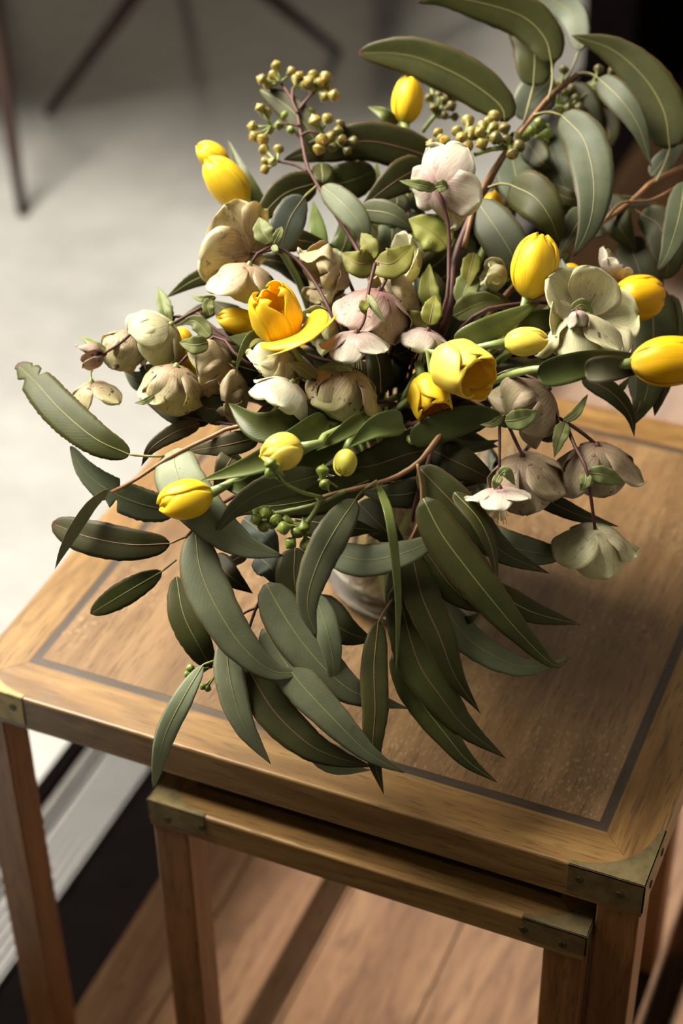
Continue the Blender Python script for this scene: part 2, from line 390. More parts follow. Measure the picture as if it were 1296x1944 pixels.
# sliding door leaf standing open on the track at the far end
dr = struct(thing('door_1', 'x', 'x')); del dr['label'], dr['category']; dr.location = (-0.68, 3.2, ZF)
mb = MB()
for lo, hi in (((-0.73, 2.30, ZF), (-0.63, 2.42, 1.75)), ((-0.73, 3.34, ZF), (-0.63, 3.44, 1.75)), ((-0.73, 2.42, ZF), (-0.63, 3.34, ZF + 0.14)), ((-0.73, 2.42, 1.63), (-0.63, 3.34, 1.75))):
    mb.box(lo, hi, 0.003)
mb.build('door_frame', M_black, dr, False)
gl = N('dark_door_glass'); gl.base((0.02, 0.02, 0.022)); gl.set(Roughness=0.05, Metallic=0.0)
mb = MB(); mb.box((-0.684, 2.42, ZF + 0.14), (-0.676, 3.34, 1.63)); mb.build('door_pane', gl.m, dr, False)
# dark low cabinet side behind the door end is out of frame; the back wall has an opening that lets low sun reach the floor
bw = struct(thing('wall_back', 'x', 'x')); del bw['label'], bw['category']; bw.location = (0.5, 3.5, ZF)
mb = MB()
mb.box((-5.0, 3.45, ZF), (-0.467, 3.60, 3.2)); mb.box((-0.467, 3.45, 0.78), (1.3, 3.60, 2.4)); mb.box((1.3, 3.45, ZF), (3.2, 3.60, 2.4)); mb.box((-0.467, 3.45, ZF), (1.3, 3.60, 0.13))
mb.build('wall_panel', M_wall, bw, False)
rw = MB(); rw.box((2.2, -3, ZF), (2.3, 3.6, 2.4)); struct(rw.build('wall_right', M_wall, None, False))

# ------------------------------------------------------------------ tables
def make_table(label, x0, x1, y0, y1, zt, zb, fas, leg, inset, inl, topx, topy, panel, inlay=True, arm=0.060, bh=0.030):
    t = thing('nesting_table', label, 'table', ((x0 + x1) / 2, (y0 + y1) / 2, zb), 'nesting tables')
    b = 0.0022
    # mitred border boards
    def board(o4, mat):
        import bmesh
        bm = bmesh.new(); vs = [bm.verts.new((x, y, z)) for z in (zt - fas, zt) for x, y in o4]
        bm.faces.new(vs[:4][::-1]); bm.faces.new(vs[4:])
        for k in range(4): bm.faces.new((vs[k], vs[(k + 1) % 4], vs[4 + (k + 1) % 4], vs[4 + k]))
        bm.normal_update()
        e = [ed for ed in bm.edges if all(abs(v.co.z - zt) < 1e-6 or abs(v.co.z - zt + fas) < 1e-6 for v in ed.verts) and
             (lambda a, c: (abs(a.x - x0) < 1e-6 and abs(c.x - x0) < 1e-6) or (abs(a.x - x1) < 1e-6 and abs(c.x - x1) < 1e-6) or (abs(a.y - y0) < 1e-6 and abs(c.y - y0) < 1e-6) or (abs(a.y - y1) < 1e-6 and abs(c.y - y1) < 1e-6))(ed.verts[0].co, ed.verts[1].co)
             and abs(ed.verts[0].co.z - ed.verts[1].co.z) < 1e-6]
        bmesh.ops.bevel(bm, geom=e, offset=b, segments=3, affect='EDGES', profile=0.5)
        mbb = MB(); mbb.add_bm(bm); mbb.build('border_board', mat, t, False)
    i = inset; g = 0.00025
    board([(x0 + g, y0), (x1 - g, y0), (x1 - i - g, y0 + i), (x0 + i + g, y0 + i)], topx)
    board([(x0 + i + g, y1 - i), (x1 - i - g, y1 - i), (x1 - g, y1), (x0 + g, y1)], topx)
    board([(x0, y0 + g), (x0 + i, y0 + i + g), (x0 + i, y1 - i - g), (x0, y1 - g)], topy)
    board([(x1 - i, y0 + i + g), (x1, y0 + g), (x1, y1 - g), (x1 - i, y1 - i - g)], topy)
    j = i
    if inlay:
        j = i + inl; zi = zt - 0.0003
        for o4, mt in (([(x0 + i, y0 + i), (x1 - i, y0 + i), (x1 - j, y0 + j), (x0 + j, y0 + j)], wood_inlay_x),
                       ([(x0 + j, y1 - j), (x1 - j, y1 - j), (x1 - i, y1 - i), (x0 + i, y1 - i)], wood_inlay_x),
                       ([(x0 + i, y0 + i), (x0 + j, y0 + j), (x0 + j, y1 - j), (x0 + i, y1 - i)], wood_inlay_y),
                       ([(x1 - j, y0 + j), (x1 - i, y0 + i), (x1 - i, y1 - i), (x1 - j, y1 - j)], wood_inlay_y)):
            mb = MB(); mb.poly(o4, zt - 0.02, zi); mb.build('inlay_strip', mt, t, False)
    mb = MB(); mb.box((x0 + j, y0 + j, zt - 0.02), (x1 - j, y1 - j, zt)); mb.build('centre_panel', panel, t, False)
    for lx, sx in ((x0, 1), (x1, -1)):
        for ly, sy in ((y0, 1), (y1, -1)):
            mb = MB(); s = 0.0015
            xs = sorted((lx + sx * s, lx + sx * leg)); ys = sorted((ly + sy * s, ly + sy * leg))
            mb.box((xs[0], ys[0], zb), (xs[1], ys[1], zt - fas + 0.0), 0.0018); mb.build('leg', wood_z, t, False)
            # brass corner: top plate with a concave inner edge plus two side plates
            q = 0.0009; pts = [(lx - sx * q, ly - sy * q), (lx + sx * arm, ly - sy * q)]
            wv = 0.0045
            for k in range(13):
                a = k / 12 * PI / 2
                rx = arm - wv
                pts.append((lx + sx * (arm - rx * math.sin(a)), ly + sy * (arm - rx * math.cos(a))))
            pts[2] = (lx + sx * arm, ly + sy * wv)
            pts.append((lx - sx * q, ly + sy * arm))
            if sx * sy < 0: pts = pts[::-1]
            mb = MB(); mb.poly(pts, zt - 0.001, zt + 0.0007)
            xs = sorted((lx - sx * q, lx + sx * arm)); ys = sorted((ly - sy * q, ly + sy * 0.0006))
            mb.box((xs[0], ys[0], zt - bh), (xs[1], ys[1], zt + 0.0007), 0.0003)
            xs = sorted((lx - sx * q, lx + sx * 0.0006)); ys = sorted((ly - sy * q, ly + sy * arm))
            mb.box((xs[0], ys[0], zt - bh), (xs[1], ys[1], zt + 0.0007), 0.0003)
            br = mb.build('brass_corner', M_brass, t, False)
            for dx, dzz in ((0.018, 0.016), (0.050, 0.013)):
                for side in (0, 1):
                    c = Vector((lx + sx * dx, ly - sy * q, zt - dzz)) if side == 0 else Vector((lx - sx * q, ly + sy * dx, zt - dzz))
                    nrm = Vector((0, -sy, 0)) if side == 0 else Vector((-sx, 0, 0))
                    mb = MB(); mb.tube([c - nrm * 0.001, c + nrm * 0.0003], [0.0036, 0.0036], 14)
                    tn = nrm.cross(Vector((0, 0, 1))); rt_ = R.uniform(0, PI)
                    dd = tn * math.cos(rt_) + Vector((0, 0, math.sin(rt_))); ee = nrm.cross(dd)
                    for sg in (1, -1):     # two raised halves leave the slot between them
                        ol = [c + dd * (0.0031 * math.cos(a_)) + ee * sg * (0.00045 + 0.0026 * math.sin(a_)) for a_ in [k * PI / 8 for k in range(9)]]
                        mb.grid([[q_ + nrm * 0.0002 for q_ in ol], [q_ + nrm * 0.0010 for q_ in ol]], [[(0, 0)] * 9] * 2, True)
                        mb.f.append(tuple(len(mb.v) - 9 + k for k in range(9)))
                    mb.build('screw', M_screw, br, False)
    return t
make_table('square oak campaign table with dark inlay line and brass corners, under the vase', -0.6, 0.0, 0.0, 0.6, 0.0, ZF, 0.0366, 0.0355, 0.0417, 0.0085, wood_x, wood_y, wood_panel)
make_table('smaller oak table with brass corners pushed in beneath the large one', -0.418, -0.037, -0.014, 0.370, -0.060, ZF, 0.030, 0.034, 0.03, 0.006, wood_x, wood_y, wood_small_top, True, 0.052, 0.022)

# ------------------------------------------------------------------ chairs behind, built backless to clear the added shade table
def make_chair(label, feet, tops, seat):
    t = thing('chair', label, 'chair', (seat[0], seat[1], ZF), 'chairs at the back')
    for f, tp in zip(feet, tops):
        a = Vector((f[0], f[1], ZF)); b = Vector((tp[0], tp[1], -0.09))
        mb = MB(); mb.tube([a, a.lerp(b, 0.3), a.lerp(b, 0.7), b], [0.009, 0.012, 0.0165, 0.018], 12); mb.build('leg', wood_chair, t)
    import bmesh
    mb = MB(); rows = []; uvs = []
    for zz, rr in ((-0.10, 0.9), (-0.095, 1.0), (-0.07, 1.0), (-0.062, 0.93), (-0.064, 0.0)):
        rows.append([Vector((seat[0] + seat[2] * rr * math.copysign(abs(math.cos(a)) ** .5, math.cos(a)), seat[1] + seat[2] * rr * math.copysign(abs(math.sin(a)) ** .5, math.sin(a)), zz)) for a in [k * 2 * PI / 32 for k in range(32)]])
        uvs.append([(0, 0)] * 32)
    mb.grid(rows, uvs, True); mb.build('seat', wood_chair, t)
    return t
make_chair('dark wooden chair whose splayed legs cross the pale floor at the top left', [(-1.70, 1.92), (-1.28, 2.40), (-1.05, 2.62 + .1), (-1.75, 2.6)], [(-1.38, 2.04), (-1.375, 1.79 + .12), (-1.2, 2.15), (-1.45, 2.2)], (-1.35, 2.0, 0.21))
make_chair('dark wooden chair at the left edge, of which one thin leg shows', [(-1.53, 1.54), (-2.2, 1.5), (-2.2, 2.0), (-1.85, 1.95)], [(-1.70, 1.78), (-2.0, 1.65), (-2.05, 1.9), (-1.85, 1.9)], (-1.89, 1.76, 0.2))

# unseen table added beyond the top of the frame to shade the far floor
dt = thing('added_shade_table', 'unseen dark table added beyond the top edge to shade the far floor', 'table', (-1.7, 2.3, ZF))
mb = MB(); mb.box((-2.55, 1.46, 0.19), (-1.26, 2.95, 0.22), 0.004); mb.build('tabletop', wood_chair, dt, False)
for x_, y_ in ((-2.45, 1.62), (-2.45, 2.88), (-1.36, 2.88)):
    mb = MB(); mb.box((x_ - 0.03, y_ - 0.03, ZF), (x_ + 0.03, y_ + 0.03, 0.19), 0.003); mb.build('leg', wood_chair, dt, False)
# ------------------------------------------------------------------ vase
VC = Vector((-0.300, 0.265, 0.0))
def lathe(mb, prof, n=64, c=VC):
    rows = []; uvs = []
    for r_, z in prof:
        rows.append([Vector((c.x + r_ * math.cos(k * 2 * PI / n), c.y + r_ * math.sin(k * 2 * PI / n), c.z + z)) for k in range(n)]); uvs.append([(z, k / n) for k in range(n)])
    mb.grid(rows, uvs, True)
glass = N('clear_glass'); glass.base((0.93, 0.97, 0.93)); glass.set(Roughness=0.0, Transmission_Weight=1.0, IOR=1.5)
water = N('clear_water'); water.base((0.86, 0.93, 0.78)); water.set(Roughness=0.0, Transmission_Weight=1.0, IOR=1.33)
vase = thing('glass_vase', 'clear flared glass vase of water under the flowers, on the oak table', 'vase', (VC.x, VC.y, 0.0008))
outer = spline([(0.050, 0.0008, 0), (0.060, 0.003, 0), (0.070, 0.016, 0), (0.078, 0.05, 0), (0.085, 0.09, 0), (0.098, 0.14, 0), (0.118, 0.19, 0)], 26)
inner = spline([(0.1145, 0.19, 0), (0.0945, 0.14, 0), (0.081, 0.09, 0), (0.074, 0.05, 0), (0.064, 0.022, 0), (0.045, 0.0125, 0), (0.002, 0.0115, 0)], 26)
prof = [(0.0015, 0.0022), (0.046, 0.0018)] + [(q.x, q.y) for q in outer] + [(0.1172, 0.1918)] + [(q.x, q.y) for q in inner]
mb = MB(); lathe(mb, prof); mb.build('glass_body', glass.m, vase)
wp = [(q.x - 0.0006, q.y + 0.0006) for q in inner if q.y < 0.125][::-1]
wp = [(0.0015, 0.0125)] + wp[1:] + [(wp[-1][0] - 0.004, wp[-1][1] + 0.0005), (0.001, wp[-1][1])]
mb = MB(); lathe(mb, wp); mb.build('water', water.m, vase)
HUB = VC + Vector((0, 0, 0.20))
def to_vase(p, sp=0.035):
    """points that carry a stem from p down through the neck of the vase to its foot"""
    a = R.uniform(0, 2 * PI); r_ = R.uniform(0.2, 1) * sp
    h = HUB + Vector((r_ * math.cos(a), r_ * math.sin(a), R.uniform(-0.02, 0.0)))
    d = (p - HUB); d.z = max(d.z, 0)
    h += Vector((d.x, d.y, 0)) * min(1, 0.05 / max(0.05, d.length))
    a += PI + R.uniform(-0.6, 0.6); r2 = R.uniform(0.3, 1) * 0.042
    f = VC + Vector((r2 * math.cos(a), r2 * math.sin(a), R.uniform(0.018, 0.03)))
    return [p.lerp(h, 0.5) + Vector((0, 0, 0.012)), h, f]

# ------------------------------------------------------------------ plant builders
def blade(name, path, halfw, mat, parent, tilt=0.0, bites=(), fold=0.12, n=30, prof=(0.42, 0.85), edge=0.03, camber=0.15, seed=0, wav=0.0, twist=0.0, cols=9, rnd=0.0):
    """a leaf: path of 3D points, half width in metres; tilt turns the blade about its own midrib"""
    rr = random.Random(seed); c = spline(path, n); mb = MB(); rows = []; uvs = []
    a, b = prof; b = b + 0.22 if b >= 0.6 else b; tm = a / (a + b); mx = (tm ** a) * ((1 - tm) ** b)
    L = sum((c[i + 1] - c[i]).length for i in range(n))
    ph = rr.uniform(0, 6)
    for i, q in enumerate(c):
        t = i / n; tg = (c[min(i + 1, n)] - c[max(i - 1, 0)]).normalized()
        view = (q - CAM).normalized(); wd = tg.cross(view)
        if wd.length < 1e-4: wd = tg.orthogonal()
        wd.normalize(); nrm = wd.cross(tg).normalized()
        ang = tilt + twist * (t - 0.5)
        wv = wd * math.cos(ang) + nrm * math.sin(ang); nv = nrm * math.cos(ang) - wd * math.sin(ang)
        te = min(max(t, 0.0015), 0.9985)
        pw = (te ** a) * ((1 - te) ** b) / mx
        row = []; uv = []
        el = 1 + rr.uniform(-edge, edge); er = 1 + rr.uniform(-edge, edge)
        for k in range(cols):
            v = -1 + 2 * k / (cols - 1)
            f = (el if v < 0 else er) if abs(v) > 0.9 else 1
            for bt, bs, bd, bw_ in bites:
                if v * bs > 0: f *= 1 - bd * max(0, 1 - abs(t - bt) / bw_)
            x = v * halfw * pw * f
            y = -abs(v) * fold * halfw * pw + v * v * camber * halfw * pw + wav * halfw * abs(v) * math.sin(t * 17 + ph + (1.3 if v > 0 else 0)) * pw
            row.append(q + wv * x + nv * y); uv.append((t, v))
        rows.append(row); uvs.append(uv)
    mb.grid(rows, uvs); o = mb.build(name, mat, parent)
    o.data.materials[0] = mat
    md = o.modifiers.new('thick', 'SOLIDIFY'); md.thickness = 0.00035; md.offset = 0
    return o, c
def leaf(parent, kind, pts, hw, dz=0.0, tilt=0.0, bow=0.012, pet=None, fall=0.0, seed=0, rib=True, ribm=None, name='leaf', zl=None, **kw):
    """pts: pixels base to tip on the photograph; hw half width in px; dz distance behind the bouquet's surface"""
    n = len(pts); pp = []
    for i, q in enumerate(pts):
        t = i / (n - 1)
        z = dz - bow * math.sin(PI * t) + fall * t
        pp.append(P(q[0], q[1], z + (zl[i] if zl else 0)))
    zz = depth(*pts[n // 2]) + dz
    o, c = blade(name, pp, hw * zz / FPX / max(0.35, math.cos(tilt)), LM[kind], parent, tilt=tilt, seed=seed or int(pts[0][0] * 7 + pts[-1][1]), **kw)
    if rib:
        path = c[:int(len(c) * 0.97)]
        rad = [0.00052 * (1 - 0.75 * i / len(path)) for i in range(len(path))]
        # lift the rib onto the face turned to the lens side
        path = [q - (q - CAM).normalized() * 0.0002 for q in path]
        if pet:
            pr = [P(x, y, dz + 0.004 * (len(pet) - i)) for i, (x, y) in enumerate(pet)]
            pre = spline(pr + [c[0]], 6)[:-1]
            path = pre + path; rad = [0.0010] * len(pre) + rad
        mb = MB(); mb.tube(path, rad, 6); mb.build('midrib', ribm or (M_rib if kind in 'oGglbpth' else M_ribr), o)
    return o
def twig(parent, pts, r0, r1, mat, dz=0.0, name='twig', vase=False, n=None, zs=None):
    pp = [P(q[0], q[1], dz + (zs[i] if zs else 0)) for i, q in enumerate(pts)]
    if vase: pp = to_vase(pp[0])[::-1] + pp
    n = n or max(4, len(pp) * 4); c = spline(pp, n)
    rr = [(r0 + (r1 - r0) * i / n) * (1 + 0.06 * math.sin(i * 2.1)) for i in range(n + 1)]
    mb = MB(); mb.tube(c, rr, 8); return mb.build(name, mat, parent)
_budmesh = {}
def bud(parent, x, y, dz, size, mat, ang=None, seed=0, root=None):
    """gumnut: a teardrop body with a pointed cap; size = diameter in px"""
    key = mat.name
    if key not in _budmesh:
        mb = MB(); rows = []; uvs = []; pr = [(0.10, -1.5), (0.16, -1.15), (0.34, -0.8), (0.75, -0.35), (0.97, 0.0), (1.0, 0.25), (0.93, 0.42), (0.86, 0.47), (0.80, 0.62), (0.55, 0.85), (0.24, 1.02), (0.10, 1.22), (0.02, 1.28)]
        for i, (r_, z) in enumerate(pr):
            rows.append([Vector((r_ * math.cos(k * PI / 6), r_ * math.sin(k * PI / 6), z)) for k in range(12)]); uvs.append([(i / 12, k / 12)] * 12)
        mb.grid(rows, uvs, True); _budmesh[key] = mb.mesh('bud', mat)
    q = P(x, y, dz); rr = random.Random(int(x * 31 + y * 17))
    if root is not None:
        d = (q - root)
        d = d + Vector((rr.uniform(-1, 1), rr.uniform(-1, 1), rr.uniform(-1, 1))) * 0.004
    else: d = Vector((rr.uniform(-1, 1), rr.uniform(-1, 1), rr.uniform(-1, 1)))
    if d.length < 1e-5: d = Vector((0, 0, 1))
    o = bpy.data.objects.new('bud', _budmesh[key]); COL.objects.link(o); o.parent = parent
    o.matrix_parent_inverse = Matrix.Translation(world_loc(parent)).inverted()
    s = size * 0.5 * (depth(x, y) + dz) / FPX
    o.location = q; o.rotation_mode = 'QUATERNION'; o.rotation_quaternion = d.to_track_quat('Z', 'Y'); o.scale = (s, s, s * 0.95)
    return o
def cluster(parent, root, buds, size, mat, twm, dz=0.0, spread=0.006):
    r = P(root[0], root[1], dz); mb = MB(); rr = random.Random(int(root[0]))
    for (x, y) in buds:
        d = dz + rr.uniform(-spread, spread)
        bud(parent, x, y, d, size * rr.uniform(0.88, 1.12), mat, root=r)
        e = P(x, y, d); mb.tube([r, r.lerp(e, 0.5) + Vector((0, 0, -0.0008)), e], [0.0010, 0.0010, 0.0014], 6)
    mb.build('bud_stalk', twm, parent)
def axis(ang, tilt):
    a = math.radians(ang); t = math.radians(tilt)
    return (RT * math.cos(a) + UP * math.sin(a)) * math.cos(t) - FW * math.sin(t)
def frame_of(a, spin=0.0):
    x = a.orthogonal() if abs(a.dot(UP)) > 0.99 else a.cross(UP); x.normalize(); y = a.cross(x)
    c, s = math.cos(spin), math.sin(spin)
    return x * c + y * s, y * c - x * s
def tulip(label, bx, by, tx, ty, wpx, mat='y', dz=0.0, tilt=10, open_=0.0, spin=0.3, stem=None, leaves=(), drop=None, sm=None, sdz=0.0):
    """bx,by base of the bloom; tx,ty its tip; wpx full width; tilt>0 leans to the lens"""
    t = thing('tulip', label, 'tulip', P(bx, by, dz), 'tulips in the bouquet')
    Z = depth(bx, by) + dz; Lp = math.hypot(tx - bx, ty - by)
    ang = math.degrees(math.atan2(-(ty - by), tx - bx)); a = axis(ang, tilt)
    Lm = Lp * Z / FPX / max(0.45, math.cos(math.radians(tilt))); Rm = wpx * 0.5 * Z / FPX
    b = P(bx, by, dz); X, Y = frame_of(a, spin)
    for i in range(6):
        inner = i % 2; phi0 = i * PI / 3 + R.uniform(-0.06, 0.06)
        op = open_ * R.uniform(0.8, 1.15); ln = Lm * (0.97 if inner else 1.0) * R.uniform(0.97, 1.02)
        if drop and i == max((0, 2, 4), key=lambda k: (X * math.cos(k * PI / 3) + Y * math.sin(k * PI / 3)).dot(RT * 0.7 - UP * 0.7)): op = 1.9
        nu, nv = 22, 13; rows = []; uvs = []
        scal = (0.88 if inner else 1.0) * R.uniform(0.96, 1.03)
        off = R.uniform(-0.2, 0.2)
        for iu in range(nu + 1):
            u = iu / nu
            body = (math.sin(PI * min(1, u * 1.05 + 0.03) ** 0.72)) if True else 0
            body = max(0.0, body)
            xx = (u - 0.44) / (0.56 if u > 0.44 else 0.44); closed = max(0.20 * (1 - u) + (0.07 if inner else 0.15) * u, (max(0.0, 1 - abs(xx) ** 2.1)) ** 0.5)
            opened = min(1.0, 0.16 + 1.55 * u ** 0.62) * (1 - 0.12 * u) + 0.25 * max(0, u - 0.6)
            r_ = (closed * (1 - min(1, op)) + opened * min(1, op)) * Rm * scal
            if op > 1: r_ += (op - 1) * Rm * 1.6 * u * u
            h = ln * (u ** 0.92) * (1 - 0.55 * max(0, op - 1) * u)
            wid = math.radians(50) * (0.55 + 0.75 * math.sin(PI * min(1, u * 0.98 + 0.02)) ** 0.5) * (max(0.0, 1 - u ** 8.0)) ** 0.5
            if u > 0.96: wid = 0.75
            row = []; uv = []
            for iv in range(nv):
                v = -1 + 2 * iv / (nv - 1); ph = phi0 + v * wid
                # petal is flatter than the ovoid: chord towards the centre
                rad = r_ * (1 - 0.06 * v * v + 0.025 * math.exp(-(v / 0.16) ** 2) * (1 if u > 0.15 else 0)) + Rm * 0.015 * math.sin(v * 5 + off * 9 + u * 3)
                # keep the surface's width when the bloom closes at its tip
                hh = h - (1 - u) * 0.0 - abs(v) ** 2.2 * ln * 0.07 * u
                row.append(b + a * hh + (X * math.cos(ph) + Y * math.sin(ph)) * rad); uv.append((u, v))
            rows.append(row); uvs.append(uv)
        mb = MB(); mb.grid(rows, uvs); o = mb.build('petal', TM[mat], t)
        md = o.modifiers.new('thick', 'SOLIDIFY'); md.thickness = 0.0007; md.offset = -1
    if open_ > 0.2:
        mb = MB(); mb.tube([b, b + a * Lm * 0.5], [0.003, 0.0028], 8); mb.build('pistil', M_stem, t)
        mb = MB()
        for k in range(6):
            dd = (X * math.cos(k * PI / 3) + Y * math.sin(k * PI / 3)) * 0.006
            mb.tube([b, b + a * Lm * 0.3 + dd, b + a * Lm * 0.5 + dd * 1.2], [0.0006, 0.0008, 0.0012], 5)
        mb.build('stamens', TM['o'], t)
    p0 = b + a * 0.002
    pts = [p0, b - a * 0.012]
    if stem: pts += [P(x, y, dz + sdz + 0.01 + 0.012 * k) for k, (x, y) in enumerate(stem)]
    pts += to_vase(pts[-1])
    c = spline(pts, 20); mb = MB(); mb.tube(c, [0.0042] + [0.0029] * 20, 10); mb.build('stem', sm or M_stem, t)
    for lf in leaves: leaf(t, *lf[:3], **(lf[3] if len(lf) > 3 else {}))
    return t
def tleaf(kind, pts, hw, **kw):
    d = dict(rib=False, prof=(0.30, 0.75), fold=0.0, camber=-0.30, edge=0.004, bow=0.01); d.update(kw); return (kind, pts, hw, d)

def hel_flower(parent, ax, ay, ang, tilt, size, open_, mat, dz=0.0, spin=0.0, ntep=5, skip=(), ruff=0.085, stam=None, wide=1.0, sc=None):
    """ax,ay where the flower joins its stalk; ang direction it faces; size tepal length px; open_ 0 bell .. 1 flat"""
    Z = depth(ax, ay) + dz; a = axis(ang, tilt); X, Y = frame_of(a, spin); b = P(ax, ay, dz)
    L = size * Z / FPX
    mb = MB(); mb.tube([b - a * 0.003, b + a * 0.001, b + a * 0.004, b + a * 0.006], [0.0014, 0.003, 0.003, 0.0012], 8)
    fl = mb.build('flower', M_helstem if mat in 'mdk' else M_twigg, parent)
    rr = random.Random(int(ax * 13 + ay * 7 + size))
    for i in range(ntep):
        if i in skip: continue
        phi = i * 2 * PI / ntep + rr.uniform(-0.10, 0.10)
        e = X * math.cos(phi) + Y * math.sin(phi); tn = a.cross(e)
        ou = 1.0 + (0.0 if i % 2 else 0.04)
        o_ = min(1.1, max(-0.1, open_ + rr.uniform(-0.05, 0.05) + (0.10 if i % 2 == 0 else -0.05)))
        th0 = math.radians(98); th1 = math.radians(2 + 78 * o_)
        nu, nv = 20, 11; pos = b + e * 0.0018; rows = []; uvs = []; wmax = L * 0.50 * wide * rr.uniform(0.92, 1.06)
        ph1, ph2 = rr.uniform(0, 6), rr.uniform(0, 6); ll = L * rr.uniform(0.92, 1.06)
        kc = 0.46 - 0.26 * o_
        for iu in range(nu + 1):
            u = iu / nu; th = th1 + (th0 - th1) * max(0, 1 - u * 1.8) ** 1.2
            th += math.radians(-34 * max(0, u - 0.35) + 110 * max(0, u - 0.78)) * (1 - o_)
            d = a * math.cos(th) + e * math.sin(th); nrm = (e * math.cos(th) - a * math.sin(th)) * -1    # inward/up normal
            if iu: pos = pos + d * ll / nu
            xx = (u - 0.58) / (0.42 if u > 0.58 else 0.58); w_ = wmax * max(0.06, (max(0.0, 1 - abs(xx) ** (2.0 if u > 0.58 else 2.3))) ** (0.52 if u > 0.58 else 0.7))
            row = []; uv = []
            for iv in range(nv):
                v = -1 + 2 * iv / (nv - 1)
                rf = ruff * L * (math.sin(ph1 + v * 3.0 + u * 7) * abs(v) ** 1.5 + 0.35 * math.sin(ph2 + u * 15 + v * 5) * abs(v) ** 2) * u
                row.append(pos + tn * (v * w_ * (1 - 0.10 * kc * v * v)) + nrm * (kc * w_ * v * v * 0.9 + rf)); uv.append((u, v))
            rows.append(row); uvs.append(uv)
        mb = MB(); mb.grid(rows, uvs); o = mb.build('petal', HM[mat], fl)
        md = o.modifiers.new('thick', 'SOLIDIFY'); md.thickness = 0.0004; md.offset = 0
    if stam:
        mb = MB(); k_ = rr.randint(12, 16)
        for k in range(k_):
            ph = rr.uniform(0, 6.28); s = rr.uniform(0.2, 1) * 0.0035 
            e1 = (X * math.cos(ph) + Y * math.sin(ph)) * s
            mb.tube([b + a * 0.004, b + a * L * stam * 0.5 + e1 * 0.7, b + a * L * stam * rr.uniform(0.85, 1.1) + e1 * 1.6], [0.00026, 0.00022, 0.00042], 5)
        mb.build('stamens', M_threadp if mat in 'md' else M_thread, fl)
    return fl
def hel(label, loc, name='hellebore_stem'): return thing(name, label, 'hellebore', P(*loc), 'hellebores in the bouquet')
def bract(parent, kind, pts, hw, **kw):
    d = dict(name='bract', prof=(0.55, 0.8), edge=0.09, fold=0.25, camber=0.1, bow=0.004, wav=0.10, n=16); d.update(kw)
    return leaf(parent, kind, pts, hw, **d)
def branch(label, loc): return thing('eucalyptus_branch', label, 'eucalyptus', P(*loc), 'eucalyptus branches in the bouquet')
#==DATA==
# ------------------------------------------------------------------ eucalyptus
B = branch('eucalyptus branch reaching low left, its big torn-tipped leaf over the pale floor', (330, 870))
twig(B, [(700, 800), (560, 812), (455, 808), (395, 832), (322, 868), (255, 912), (212, 934)], .0032, .0014, M_twig, dz=0.0, vase=True, name='stem')
leaf(B, 'o', [(245, 863), (181, 833), (116, 779), (69, 727), (32, 692)], 36, dz=-.005, pet=[(312, 866), (280, 866)], prof=(.40, .42), fold=.10, n=90, bites=[(.80, -1, .55, .025), (.86, 1, .6, .05), (.93, 1, .3, .03), (.965, 1, .5, .03), (.89, -1, .25, .02)])
leaf(B, 'g', [(330, 968), (270, 958), (205, 930), (160, 893), (133, 848)], 29, n=80, bites=[(.42, 1, .85, .025), (.42, -1, .85, .025), (.5, 1, .3, .05)], dz=.022, tilt=.5, twist=.9, prof=(.3, .55))
leaf(B, 'l', [(206, 930), (172, 962), (142, 1006), (120, 1045), (104, 1080)], 13, dz=-.008, tilt=.7, twist=-.8)
leaf(B, 'n', [(378, 803), (330, 822), (288, 850), (268, 885)], 17, dz=.02)
leaf(B, 'l', [(326, 856), (343, 915), (397, 983), (460, 1033), (538, 1056)], 47, dz=.004, tilt=.1, twist=.9, prof=(.28, .62), pet=[(345, 862), (333, 856)], bow=.022)
leaf(B, 'n', [(490, 830), (430, 845), (350, 858)], 22, dz=.016)
leaf(B, 'n', [(447, 858), (430, 885), (405, 925)], 24, dz=.014, pet=[(437, 812), (435, 838)])
leaf(B, 'g', [(440, 783), (400, 776), (352, 768)], 29, dz=.035, ribm=M_twig)
leaf(B, 'd', [(400, 795), (340, 790), (278, 766)], 20, dz=.04)
leaf(B, 'g', [(300, 700), (268, 722), (235, 705)], 24, dz=.05)
twig(B, [(455, 808), (400, 800), (350, 790)], .0012, .001, M_twigr, dz=.03)

B = branch('eucalyptus branch fanning out at lower left, with the dark blunt leaf pointing left', (400, 960))
twig(B, [(560, 900), (470, 930), (415, 960), (380, 990), (352, 1022)], .0026, .0013, M_twigr, dz=.03, vase=True, name='stem')
leaf(B, 'd', [(322, 1032), (250, 1034), (170, 1020), (99, 994)], 34, dz=.004, pet=[(356, 1018), (340, 1024)], prof=(.45, .42), ribm=M_ribr, fold=.14)
leaf(B, 'o', [(307, 1085), (240, 1124), (172, 1165)], 24, dz=.006, pet=[(335, 1062)], prof=(.55, .55), bow=.004)
leaf(B, 'g', [(371, 1010), (380, 1080), (412, 1155), (462, 1230), (520, 1275), (590, 1274)], 42, dz=-.012, twist=.35, prof=(.42, .72), bow=.02)
leaf(B, 'o', [(335, 1095), (348, 1165), (375, 1222), (402, 1268)], 30, dz=.010, prof=(.5, .5))
leaf(B, 'd', [(405, 1055), (435, 1092), (480, 1127)], 24, dz=.03)
leaf(B, 'n', [(468, 1052), (440, 1066), (425, 1084)], 12, dz=.05)
leaf(B, 'l', [(385, 1262), (348, 1325), (312, 1400), (290, 1500)], 21, dz=-.004, pet=[(405, 1255)], twist=.5, prof=(.6, .62))
leaf(B, 'l', [(428, 1208), (437, 1290), (462, 1375), (514, 1451)], 29, dz=-.002, prof=(.45, .75), twist=-.3)
twig(B, [(500, 1130), (487, 1152), (470, 1200)], .0013, .0012, M_twigr, dz=.012)
